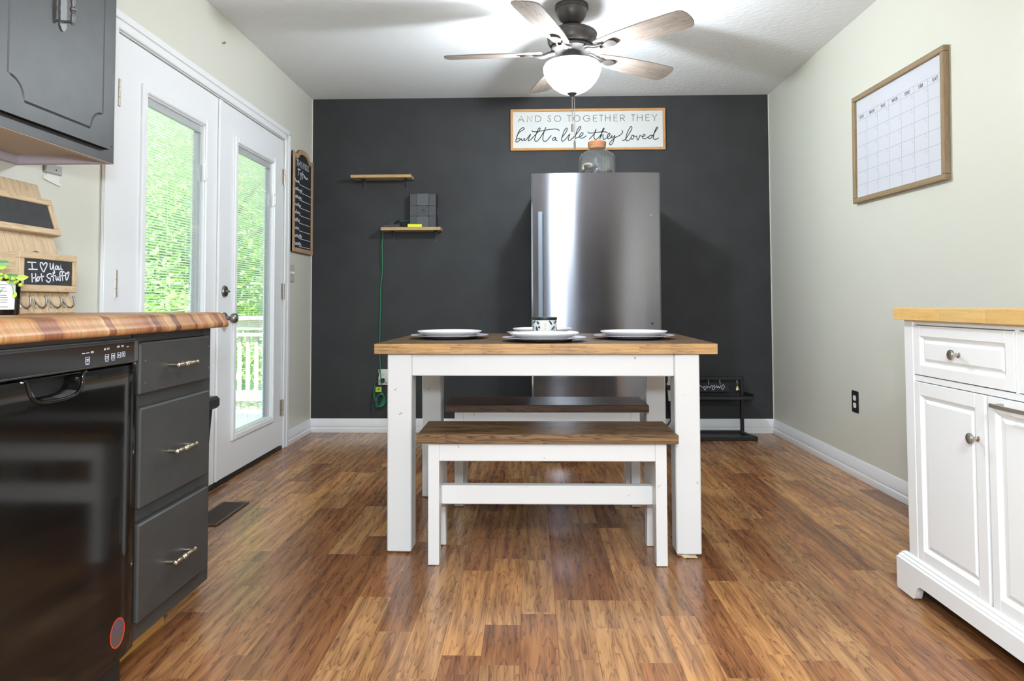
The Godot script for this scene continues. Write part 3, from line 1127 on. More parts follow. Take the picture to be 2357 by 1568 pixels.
func build_kitchen_left() -> void:
	# local frames: x runs towards the camera wall end (-z of the room is +x), z points into the room
	# -- drawer cabinet
	var t := thing("base_cabinet", "black three-drawer base cabinet at the end of the counter, next to the doors", "cabinet", Vector3(-0.976, 0, -1.662), PI / 2)
	var b := mb()
	b.box(Vector3(0.0, 0.103, -0.60), Vector3(0.408, 0.866, -0.02), 0.001)
	b.box(Vector3(0.0, 0.0, -0.60), Vector3(0.38, 0.103, -0.112), 0.001)
	part("carcass", b, M.black_cab, t)
	b = mb()
	b.box(Vector3(0.0, 0.103, -0.02), Vector3(0.028, 0.866, 0), 0.001)
	b.box(Vector3(0.372, 0.103, -0.02), Vector3(0.408, 0.866, 0), 0.001)
	b.box(Vector3(0.028, 0.838, -0.02), Vector3(0.372, 0.866, 0), 0.001)
	b.box(Vector3(0.028, 0.672, -0.02), Vector3(0.372, 0.712, 0), 0.001)
	b.box(Vector3(0.028, 0.390, -0.02), Vector3(0.372, 0.432, 0), 0.001)
	b.box(Vector3(0.028, 0.103, -0.02), Vector3(0.372, 0.158, 0), 0.001)
	part("face_frame", b, M.black_cab, t)
	b = mb(0, Vector2(0.2, 0.3))
	b.box(Vector3(0.0, 0.001, -0.112), Vector3(0.335, 0.103, -0.092), 0.001)
	part("toe_kick", b, M.raw_wood, t, "unpainted orange wood toe kick")
	var ys := [[0.709, 0.838, 0.772, 0.0], [0.430, 0.676, 0.545, 0.0], [0.154, 0.393, 0.256, 0.0]]
	for i in 3:
		var y: Array = ys[i]
		b = mb()
		b.box(Vector3(-0.0025 + (0.0045 if i else 0.0), y[0], 0.001), Vector3(0.366 if i else 0.368, y[1], 0.020), 0.004)
		var d := part("drawer", b, M.black_cab, t)
		b = mb()
		bar_pull(b, Vector3(0.178, y[2], 0.020))
		part("handle", b, M.pewter, d)
		if i == 0:
			b = mb(1)
			b.box(Vector3(-0.0026, y[0] + 0.012, 0.0002), Vector3(-0.0005, y[1] - 0.012, 0.009), 0.0003)
			part("drawer_side", b, M.raw_wood, d, "bare wood edge of the drawer box")
			for q in [[0.02, 0.792], [0.02, 0.737], [0.355, 0.806], [0.355, 0.742]]:
				b = mb()
				b.ball(Vector3(q[0], q[1], 0.020), Vector3(0.0032, 0.0032, 0.0015), 8, 5)
				part("screw", b, M.panel_grey, d)
	# -- the run of cabinets nearer than the dishwasher, outside the picture
	t = thing("base_cabinet", "black base cabinet on the near side of the dishwasher", "cabinet", Vector3(-0.976, 0, 0.6), PI / 2)
	b = mb()
	b.box(Vector3(0, 0.103, -0.60), Vector3(1.648, 0.866, 0), 0.001)
	b.box(Vector3(0, 0, -0.60), Vector3(1.648, 0.103, -0.07), 0.001)
	part("carcass", b, M.black_cab, t)
	for i in 3:
		b = mb()
		b.box(Vector3(0.03 + i * 0.54, 0.15, 0.001), Vector3(0.54 + i * 0.54, 0.83, 0.020), 0.004)
		var d := part("door", b, M.black_cab, t)
		b = mb()
		bar_pull(b, Vector3(0.28 + i * 0.54, 0.74, 0.02))
		part("handle", b, M.pewter, d)
	# -- dishwasher
	t = thing("dishwasher", "glossy black dishwasher with a scooped handle under the wood counter", "dishwasher", Vector3(-0.976, 0, -1.058), PI / 2)
	b = mb()
	b.box(Vector3(0.008, 0.02, -0.58), Vector3(0.592, 0.862, -0.012), 0.001)
	part("tub", b, M.black, t)
	b = mb()
	b.box(Vector3(0.003, 0.847, -0.012), Vector3(0.598, 0.866, 0.0), 0.001)
	part("mounting_strip", b, M.panel_grey, t)
	# door outline with the scoop cut from its top edge
	var o := V([0.006, 0.108, 0.598, 0.108, 0.598, 0.787])
	var scoop := [Vector2(0.400, 0.787), Vector2(0.392, 0.785), Vector2(0.388, 0.778), Vector2(0.384, 0.762), Vector2(0.374, 0.750), Vector2(0.355, 0.742), Vector2(0.325, 0.739), Vector2(0.285, 0.739), Vector2(0.258, 0.742), Vector2(0.240, 0.750), Vector2(0.231, 0.762), Vector2(0.227, 0.778), Vector2(0.223, 0.785), Vector2(0.214, 0.787)]
	for q in scoop:
		o.append(q)
	o.append(Vector2(0.006, 0.787))
	b = mb()
	b.prism(o, -0.010, 0.008, 0.9)
	# the bowed outer skin: columns across, each up to the edge or the scoop
	var us := [0.006, 0.012, 0.022, 0.036, 0.052, 0.068, 0.085, 0.11, 0.15, 0.19]
	for k in range(scoop.size() - 1, -1, -1):
		us.append(scoop[k].x)
	for u in [0.42, 0.45, 0.48, 0.505, 0.523, 0.54, 0.556, 0.571, 0.583, 0.592, 0.598]:
		us.append(u)
	for k in us.size() - 1:
		for r in 16:
			var q := []
			for e in [[0, 0], [1, 0], [1, 1], [0, 1]]:
				var u: float = us[k + e[0]]
				var top := 0.787
				for w in scoop.size():
					if absf(scoop[w].x - u) < 1e-6:
						top = scoop[w].y
				q.append(Vector2(u, lerpf(0.108, top, 1.0 - pow(1.0 - (r + e[1]) / 16.0, 2.0))))
			var a := []
			var nn := []
			for p in q:
				a.append(Vector3(p.x, p.y, skin(p)))
				nn.append(Vector3(-(skin(p + Vector2(0.001, 0)) - skin(p - Vector2(0.001, 0))) / 0.002, -(skin(p + Vector2(0, 0.001)) - skin(p - Vector2(0, 0.001))) / 0.002, 1).normalized())
			b.tri(a[0], a[1], a[2], nn[0], nn[1], nn[2])
			b.tri(a[0], a[2], a[3], nn[0], nn[2], nn[3])
	for e in [[0.598, 1], [0.006, -1]]:
		b.quad(Vector3(e[0], 0.108, 0.0), Vector3(e[0], 0.787, 0.0), Vector3(e[0], 0.787, skin(Vector2(e[0], 0.787))), Vector3(e[0], 0.108, skin(Vector2(e[0], 0.108))), Vector3(e[1], 0, 0))
	part("door_panel", b, M.black_gloss, t)
	b = mb()
	var rim := PackedVector3Array()
	for q in scoop:
		rim.append(Vector3(q.x, q.y, skin(q)))
	b.tube(sm3(rim, 4), 0.0042, 8)
	part("handle_rim", b, M.black_gloss, t)
	b = mb()
	# the hollow behind the scoop
	var inner := PackedVector3Array()
	var cen := Vector2(0.307, 0.772)
	for q in scoop:
		inner.append(Vector3(lerpf(q.x, cen.x, 0.22), minf(0.787, lerpf(q.y, cen.y, 0.30)), -0.020))
	for i in scoop.size() - 1:
		var p0 := rim[i]
		var p1 := rim[i + 1]
		var nn := Vector3(cen.x - p0.x, cen.y - p0.y, 0.03).normalized()
		b.tri(p0, p1, inner[i + 1], nn, nn, nn)
		b.tri(p0, inner[i + 1], inner[i], nn, nn, nn)
	b.quad(Vector3(0.22, 0.735, -0.0205), Vector3(0.39, 0.735, -0.0205), Vector3(0.39, 0.787, -0.0205), Vector3(0.22, 0.787, -0.0205), Vector3(0, 0, 1))
	b.box(Vector3(0.215, 0.7865, -0.02), Vector3(0.399, 0.789, 0.016), 0.0005)
	part("handle_hollow", b, M.black_gloss, t)
	b = mb()
	b.box(Vector3(0.004, 0.792, -0.012), Vector3(0.599, 0.846, 0.017), 0.003)
	b.box(Vector3(0.004, 0.846, -0.006), Vector3(0.599, 0.850, 0.012), 0.001)
	var pan := part("control_panel", b, M.panel_grey, t)
	b = mb()
	b.box(Vector3(0.02, 0.797, 0.017), Vector3(0.578, 0.842, 0.0185), 0.0005)
	part("glass_strip", b, M.panel_blue, pan)
	b = mb()
	var zf := 0.0185
	for q in [[0.402, 0.812, 0.013], [0.470, 0.813, 0.0125], [0.493, 0.8135, 0.0125], [0.516, 0.8145, 0.0115], [0.533, 0.815, 0.0115]]:
		var s: float = q[2] / 2.0
		var c := Vector2(q[0], q[1])
		b.ribbon(PackedVector2Array([c + Vector2(-s, -s), c + Vector2(s, -s), c + Vector2(s, s), c + Vector2(-s, s), c + Vector2(-s, -s)]), 0.0009, zf)
		if q[0] < 0.5:
			for k in 2:
				b.ribbon(PackedVector2Array([c + Vector2(-s * 0.5, 0.0018 - k * 0.0036), c + Vector2(s * 0.5, 0.0018 - k * 0.0036)]), 0.0019, zf)
			b.ribbon(PackedVector2Array([c + Vector2(-s * 0.9, -s - 0.0028), c + Vector2(s * 0.9, -s - 0.0028)]), 0.0010, zf)
		elif q[0] < 0.52:
			b.ribbon(PackedVector2Array([c + Vector2(-0.002, -0.003), c + Vector2(0.0025, 0), c + Vector2(-0.002, 0.003), c + Vector2(-0.002, -0.003)]), 0.0010, zf)
		else:
			b.ribbon(PackedVector2Array([c + Vector2(-0.002, -0.003), c + Vector2(0.002, 0.003)]), 0.0010, zf)
			b.ribbon(PackedVector2Array([c + Vector2(-0.002, 0.003), c + Vector2(0.002, -0.003)]), 0.0010, zf)
	for q in [[0.388, 0.8275, 0.009], [0.402, 0.8277, 0.011], [0.417, 0.8295, 0.009], [0.417, 0.827, 0.009], [0.462, 0.833, 0.007], [0.462, 0.8303, 0.007], [0.474, 0.8335, 0.007], [0.474, 0.831, 0.008], [0.512, 0.8355, 0.009], [0.512, 0.833, 0.010], [0.528, 0.836, 0.010], [0.528, 0.8335, 0.007], [0.549, 0.832, 0.008]]:
		b.ribbon(PackedVector2Array([Vector2(q[0] - q[2] / 2, q[1]), Vector2(q[0] + q[2] / 2, q[1])]), 0.0015, zf)
	part("lettering", b, M.print, pan)
	b = mb()
	b.disc(Vector3(0.524, 0.174, 0.0212), 0.0275, Vector3(0, 0, 1), 28, 0.033)
	var st := part("sticker", b, mat(Color(0.36, 0.29, 0.24), 0.35), t, "round sticker with a red ring")
	b = mb()
	b.ribbon(arc2(Vector2(0.524, 0.174), 0.0268, 0.0322, 0, 360, 40), 0.0022, 0.0213)
	part("ring", b, M.red, st)
	b = mb()
	for q in [[0.508, 0.180, 0.540, 0.190, 0.010], [0.505, 0.160, 0.542, 0.172, 0.004], [0.512, 0.190, 0.534, 0.196, 0.006]]:
		b.ribbon(PackedVector2Array([Vector2(q[0], q[1]), Vector2(q[2], q[3])]), q[4], 0.0212, 0.0004)
	part("mark", b, mat(Color(0.34, 0.28, 0.38), 0.4), st)
	b = mb()
	b.box(Vector3(0.006, 0.0, -0.10), Vector3(0.598, 0.104, -0.07), 0.002)
	part("kick_plate", b, M.black, t)
	# -- countertop: nose profile pushed along the run
	var prof := V([XL, 0.868, -0.955, 0.868, -0.948, 0.862, -0.938, 0.8615, -0.9335, 0.865, -0.932, 0.871, -0.934, 0.878, -0.940, 0.885, -0.9445, 0.891, -0.948, 0.8985, -0.953, 0.9035, -0.962, 0.9065, -0.975, 0.9075, XL, 0.9075])
	b = mb(0)
	b.prism(prof, 0.62, -2.098, 0.7)
	var ct := part("countertop", b, M.stripes, self)
	tag(ct, "striped butcher-block countertop with an ogee edge over the black cabinets", "countertop")
	# -- upper cabinet
	t = thing("wall_cabinet", "black wall cabinet with routed doors above the counter", "cabinet", Vector3(-1.29, 0, -1.09), PI / 2)
	b = mb()
	var D := 0.304
	b.box(Vector3(0, 1.395, -D), Vector3(0.985, 2.15, -0.02), 0)
	b.box(Vector3(0.966, 1.3685, -D), Vector3(0.985, 1.395, -0.02), 0)
	b.box(Vector3(0, 1.3685, -D), Vector3(0.018, 1.395, -0.02), 0)
	part("carcass", b, M.black_cab, t)
	b = mb()
	b.box(Vector3(0.018, 1.393, -D + 0.016), Vector3(0.966, 1.3955, -0.02), 0)
	b.box(Vector3(0, 1.3675, -0.0195), Vector3(0.985, 1.3686, -0.0005), 0)
	part("underside", b, mat(Color(0.72, 0.66, 0.60), 0.7), t, "bare wood underside")
	b = mb()
	b.box(Vector3(0.018, 1.3685, -D), Vector3(0.966, 1.394, -D + 0.016), 0)
	b.box(Vector3(0.9635, 1.3686, -D + 0.016), Vector3(0.9662, 1.394, -0.02), 0)
	b.box(Vector3(0.966, 1.3675, -D), Vector3(0.985, 1.3686, -0.02), 0)
	part("hanging_rail", b, M.lilac, t, "pale rail under the cabinet, lilac light cast put into its colour")
	b = mb()
	b.box(Vector3(0, 1.3686, -0.02), Vector3(0.985, 1.42, 0), 0.001)
	b.box(Vector3(0, 2.12, -0.02), Vector3(0.985, 2.15, 0), 0.001)
	b.box(Vector3(0.935, 1.42, -0.02), Vector3(0.985, 2.12, 0), 0.001)
	b.box(Vector3(0, 1.42, -0.02), Vector3(0.05, 2.12, 0), 0.001)
	b.box(Vector3(0.47, 1.42, -0.02), Vector3(0.51, 2.12, 0), 0.001)
	part("face_frame", b, M.black_cab, t)
	for i in 2:
		var u0: float = [0.485, 0.042][i]
		var u1: float = [0.938, 0.475][i]
		# routed line: the door is a slab with a groove round a shaped field
		var f0 := u0 + 0.045
		var f1 := u1 - 0.043
		var y0 := 1.449
		var y1 := 2.065
		var r := 0.054
		var loop := PackedVector2Array()
		loop.append_array(arc2(Vector2(f0, y0), r, r, 90, 0, 10))
		loop.append_array(arc2(Vector2(f1, y0), r, r, 180, 90, 10))
		loop.append_array(arc2(Vector2(f1, y1), r, r, 270, 180, 10))
		loop.append_array(arc2(Vector2(f0, y1), r, r, 360, 270, 10))
		b = mb()
		b.prism(loop, 0.003, 0.018, 0.8)
		var vg := mb()
		# rail around it
		var m := loop.size()
		var g := PackedVector2Array()
		for k in m:
			var d := (loop[(k + 1) % m] - loop[(k + m - 1) % m]).normalized()
			g.append(loop[k] + Vector2(d.y, -d.x) * 0.0070)
		for k in m:
			var l := (k + 1) % m
			var m0 := (loop[k] + g[k]) * 0.5
			var m1 := (loop[l] + g[l]) * 0.5
			var od := (g[k] - loop[k]).normalized()
			var n0 := Vector3(od.x, od.y, 0.9).normalized()
			var n1 := Vector3(-od.x, -od.y, 0.9).normalized()
			vg.quad(Vector3(loop[k].x, loop[k].y, 0.018), Vector3(loop[l].x, loop[l].y, 0.018), Vector3(m1.x, m1.y, 0.0145), Vector3(m0.x, m0.y, 0.0145), n0)
			vg.quad(Vector3(g[k].x, g[k].y, 0.018), Vector3(g[l].x, g[l].y, 0.018), Vector3(m1.x, m1.y, 0.0145), Vector3(m0.x, m0.y, 0.0145), n1)
		var outer := V([u0, 1.403, u1, 1.403, u1, 2.135, u0, 2.135])
		# four frame pieces between the outer rectangle and the groove line
		var cuts := [0, 11, 22, 33]
		for k in 4:
			var a: int = cuts[k]
			var e: int = (cuts[k] + 10)
			var nx: int = cuts[(k + 1) % 4]
			var poly := PackedVector2Array([outer[k]])
			# from the middle of this corner arc to the middle of the next one
			poly.append(g[a + 5])
			for w in range(a + 6, e + 1):
				poly.append(g[w])
			for w in range(nx, nx + 6):
				poly.append(g[w])
			poly.append(outer[(k + 1) % 4])
			b.prism(poly, 0.003, 0.018, 0.8)
		b.box(Vector3(u0, 1.403, 0.0005), Vector3(u1, 2.135, 0.010), 0.0005)
		var dr := part("door", b, M.black_cab, t)
		part("groove", vg, M.groove, dr)
		b = mb()
		var hc := Vector3((u0 + u1) / 2 + 0.004, 1.738, 0.018)
		# pierced back plate
		var pl := PackedVector2Array()
		var side := V([0, -0.060, 0.006, -0.058, 0.009, -0.052, 0.013, -0.048, 0.013, -0.040, 0.0115, -0.032, 0.013, -0.022, 0.012, -0.012, 0.0135, -0.004, 0.0135, 0.004, 0.012, 0.012, 0.013, 0.022, 0.0115, 0.032, 0.013, 0.040, 0.013, 0.048, 0.009, 0.052, 0.006, 0.058, 0, 0.060])
		for q in side:
			pl.append(Vector2(hc.x + q.x, hc.y + q.y))
		for k in range(side.size() - 2, 0, -1):
			pl.append(Vector2(hc.x - side[k].x, hc.y + side[k].y))
		b.prism(pl, 0.018, 0.0215, 0.8)
		var hd := part("handle", b, M.old_silver, dr)
		b = mb()
		var pv := mb()
		bar_pull(pv, Vector3.ZERO, 0.040, 0.026)
		var turn := Basis(Vector3.BACK, PI / 2)
		for k in pv.v.size():
			pv.v[k] = turn * pv.v[k] + hc + Vector3(0, 0, 0.003)
			pv.n[k] = turn * pv.n[k]
		part("grip", pv, M.old_silver, dr)
		for yy in [1.476, 2.06]:
			b = mb()
			for k in 4:
				b.ball(Vector3(u1 + 0.006 if i == 0 else u0 - 0.006, yy - 0.020 + k * 0.0125, 0.006), Vector3(0.0042, 0.0062, 0.0042), 8, 6)
			b.box(Vector3(u1 + 0.004 if i == 0 else u0 - 0.014, yy - 0.022, 0.0), Vector3(u1 + 0.014 if i == 0 else u0 - 0.004, yy + 0.022, 0.002), 0.0005)
			part("hinge", b, M.brass, dr)
	# -- bin between the cabinet end and the doors
	t = thing("trash_can", "dark tapered plastic trash can tucked behind the end of the base cabinet", "trash can", Vector3(-1.29, 0, -2.315))
	b = mb()
	var lo := 0.10
	var hi := 0.131
	var rings := [[0.003, lo], [0.53, hi], [0.556, hi + 0.002]]
	for i in 2:
		var h0: float = rings[i][0]
		var h1: float = rings[i + 1][0]
		var s0: float = rings[i][1]
		var s1: float = rings[i + 1][1]
		var A := [Vector3(-s0, h0, -s0 - 0.03), Vector3(s0, h0, -s0 - 0.03), Vector3(s0, h0, s0 + 0.03), Vector3(-s0, h0, s0 + 0.03)]
		var B := [Vector3(-s1, h1, -s1 - 0.03), Vector3(s1, h1, -s1 - 0.03), Vector3(s1, h1, s1 + 0.03), Vector3(-s1, h1, s1 + 0.03)]
		for k in 4:
			var l := (k + 1) % 4
			var nn: Vector3 = (A[k] + A[l]).normalized()
			nn.y = 0.0
			b.quad(A[k], A[l], B[l], B[k], nn.normalized())
	b.quad(Vector3(-lo, 0.003, -lo), Vector3(lo, 0.003, -lo), Vector3(lo, 0.003, lo), Vector3(-lo, 0.003, lo), Vector3.DOWN)
	part("bucket", b, M.black, t)
	b = mb()
	b.box(Vector3(-0.153, 0.552, -0.185), Vector3(0.153, 0.596, 0.185), 0.010)
	part("rim", b, M.black_satin, t)
	b = mb()
	b.lathe(V([0.125, 0.594, 0.115, 0.606, 0.08, 0.614, 0, 0.617]), 24, Vector3(-0.01, 0, 0.0))
	part("lid", b, M.black_satin, t)


func build_cart() -> void:
	var t := thing("kitchen_cart", "white kitchen cart with raised-panel doors and drawers against the right wall", "kitchen cart", Vector3(1.215, 0, -2.25), -PI / 2)
	var L := 1.25
	var b := mb()
	b.box(Vector3(0, 0.09, -0.505), Vector3(L, 0.874, -0.021), 0.002)
	part("carcass", b, M.white, t)
	b = mb()
	b.box(Vector3(0, 0.10, -0.022), Vector3(0.049, 0.874, 0.001), 0.002)
	b.box(Vector3(L - 0.05, 0.10, -0.022), Vector3(L, 0.874, 0.001), 0.002)
	b.box(Vector3(0.049, 0.860, -0.022), Vector3(L - 0.05, 0.874, -0.004), 0.001)
	b.box(Vector3(0.049, 0.684, -0.022), Vector3(L - 0.05, 0.7015, -0.003), 0.001)
	b.box(Vector3(0.049, 0.10, -0.022), Vector3(L - 0.05, 0.122, -0.001), 0.001)
	b.box(Vector3(0.5015, 0.70, -0.022), Vector3(0.511, 0.861, -0.001), 0.001)
	b.box(Vector3(0.739, 0.70, -0.022), Vector3(0.749, 0.861, -0.001), 0.001)
	part("face_frame", b, M.white, t)
	var knob_prof := V([0.008, 0, 0.0085, 0.003, 0.005, 0.006, 0.0045, 0.014, 0.007, 0.018, 0.0145, 0.020, 0.0155, 0.023, 0.0145, 0.0255, 0.012, 0.0262, 0.0115, 0.0275, 0, 0.0285])
	var dr := [[0.0505, 0.500], [0.5125, 0.7375], [0.7505, 1.1995]]
	for e in dr:
		b = mb()
		var u0: float = e[0]
		var u1: float = e[1]
		raised(b, u0, u1, 0.7045, 0.8575, u0 + 0.034, u1 - 0.033, 0.735, 0.825, u0 + 0.060, u1 - 0.050, 0.757, 0.804)
		var d := part("drawer", b, M.white, t)
		b = mb()
		b.xf = Transform3D(Basis(Vector3.RIGHT, PI / 2), Vector3((u0 + u1) / 2, 0.781, -0.002))
		b.lathe(knob_prof, 24)
		part("knob", b, M.nickel, d)
	var doors := [[0.0505, 0.3815], [0.395, 0.855], [0.8685, 1.1995]]
	for i in 3:
		var u0: float = doors[i][0]
		var u1: float = doors[i][1]
		b = mb()
		raised(b, u0, u1, 0.1245, 0.6815, u0 + 0.029, u1 - 0.040 if i == 0 else u1 - 0.029, 0.162, 0.642, u0 + 0.064, u1 - 0.058 if i == 0 else u1 - 0.064, 0.187, 0.620)
		var d := part("door", b, M.white, t)
		b = mb()
		if i == 1:
			b.xf = Transform3D(Basis(), Vector3(0, 0, 0))
			for u in [0.452, 0.60]:
				b.box(Vector3(u - 0.005, 0.659, -0.001), Vector3(u + 0.005, 0.669, 0.022), 0.001)
			var pts := []
			for k in 13:
				var s := k / 12.0
				pts.append(Vector3(lerpf(0.440, 0.612, s), 0.664, 0.022 + 0.006 * sin(PI * s)))
			for k in 12:
				var p: Vector3 = pts[k]
				var q: Vector3 = pts[k + 1]
				for f in 4:
					var y := [0.659, 0.669]
					var dz := 0.005
					var nn: Vector3 = [Vector3(0, 0, 1), Vector3(0, 0, -1), Vector3(0, 1, 0), Vector3(0, -1, 0)][f]
					if f < 2:
						var zz := dz if f == 0 else 0.0
						b.quad(Vector3(p.x, y[0], p.z + zz), Vector3(q.x, y[0], q.z + zz), Vector3(q.x, y[1], q.z + zz), Vector3(p.x, y[1], p.z + zz), nn)
					else:
						var yy: float = y[1] if f == 2 else y[0]
						b.quad(Vector3(p.x, yy, p.z), Vector3(q.x, yy, q.z), Vector3(q.x, yy, q.z + dz), Vector3(p.x, yy, p.z + dz), nn)
			b.box(Vector3(0.439, 0.659, 0.0215), Vector3(0.441, 0.669, 0.0275), 0.0003)
			part("bar_handle", b, M.nickel, d)
		else:
			b.xf = Transform3D(Basis(Vector3.RIGHT, PI / 2), Vector3(u1 - 0.0285 if i == 0 else u0 + 0.0285, 0.561, 0.0))
			b.lathe(knob_prof, 24)
			part("knob", b, M.nickel, d)
	# plinth with cut-out feet and a stepped moulding
	b = mb()
	var poly := V([-0.041, 0.012, -0.037, 0.006, 0.054, 0.006, 0.060, 0.010, 0.066, 0.028, 0.078, 0.048, 0.092, 0.055, 0.11, 0.056, L - 0.11, 0.056, L - 0.08, 0.050, L - 0.06, 0.010, L - 0.055, 0.006, L + 0.041, 0.006, L + 0.041, 0.101, -0.041, 0.101])
	b.prism(poly, -0.002, 0.021, 0.7)
	b.box(Vector3(-0.041, 0.006, -0.50), Vector3(-0.022, 0.101, 0.0), 0.001)
	b.box(Vector3(L + 0.022, 0.006, -0.50), Vector3(L + 0.041, 0.101, 0.0), 0.001)
	part("plinth", b, M.white, t)
	b = mb()
	var mp := [[0.021, 0.101], [0.021, 0.106], [0.016, 0.110], [0.016, 0.114], [0.010, 0.120], [0.010, 0.124], [0.0, 0.129]]
	for i in mp.size() - 1:
		var p0 := Vector2(mp[i][0], mp[i][1])
		var p1 := Vector2(mp[i + 1][0], mp[i + 1][1])
		var nn := Vector3(0, (p0.x - p1.x), (p1.y - p0.y)).normalized()
		b.quad(Vector3(-0.02 - p0.x, p0.y, p0.x), Vector3(L + 0.04, p0.y, p0.x), Vector3(L + 0.04, p1.y, p1.x), Vector3(-0.02 - p1.x, p1.y, p1.x), nn)
		var n2 := Vector3(-nn.z, nn.y, 0)
		b.quad(Vector3(-0.02 - p0.x, p0.y, -0.5), Vector3(-0.02 - p0.x, p0.y, p0.x), Vector3(-0.02 - p1.x, p1.y, p1.x), Vector3(-0.02 - p1.x, p1.y, -0.5), n2)
	b.box(Vector3(-0.02, 0.098, -0.5), Vector3(L + 0.02, 0.121, 0.0), 0)
	part("base_moulding", b, M.white, t)
	# top of glued staves
	b = mb()
	b.box(Vector3(-0.022, 0.8755, -0.512), Vector3(L + 0.02, 0.90, 0.014), 0)
	var top := part("worktop", b, M.maple[1], t, "pale butcher-block top")
	for row in 12:
		var z1 := 0.020 - row * 0.0446
		var u := -0.028
		var first := true
		while u < L + 0.025:
			var l := rng.randf_range(0.20, 0.42)
			if first:
				l = 0.232 if row == 0 else l * 0.7
			first = false
			var e := minf(u + l, L + 0.028)
			if L + 0.028 - e < 0.1:
				e = L + 0.028
			b = mb(0, Vector2(rng.randf(), rng.randf() * 2.0))
			b.box(Vector3(u + 0.0001, 0.8745, z1 - 0.0445), Vector3(e - 0.0001, 0.912, z1), 0.0007)
			part("stave", b, M.maple[rng.randi() % 4], top)
			u = e


func leg(b: Mb, x0: float, x1: float, z0: float, z1: float, y0: float, y1: float) -> void:
	b.box(Vector3(x0, y0, z0), Vector3(x1, y1, z1), 0.004)


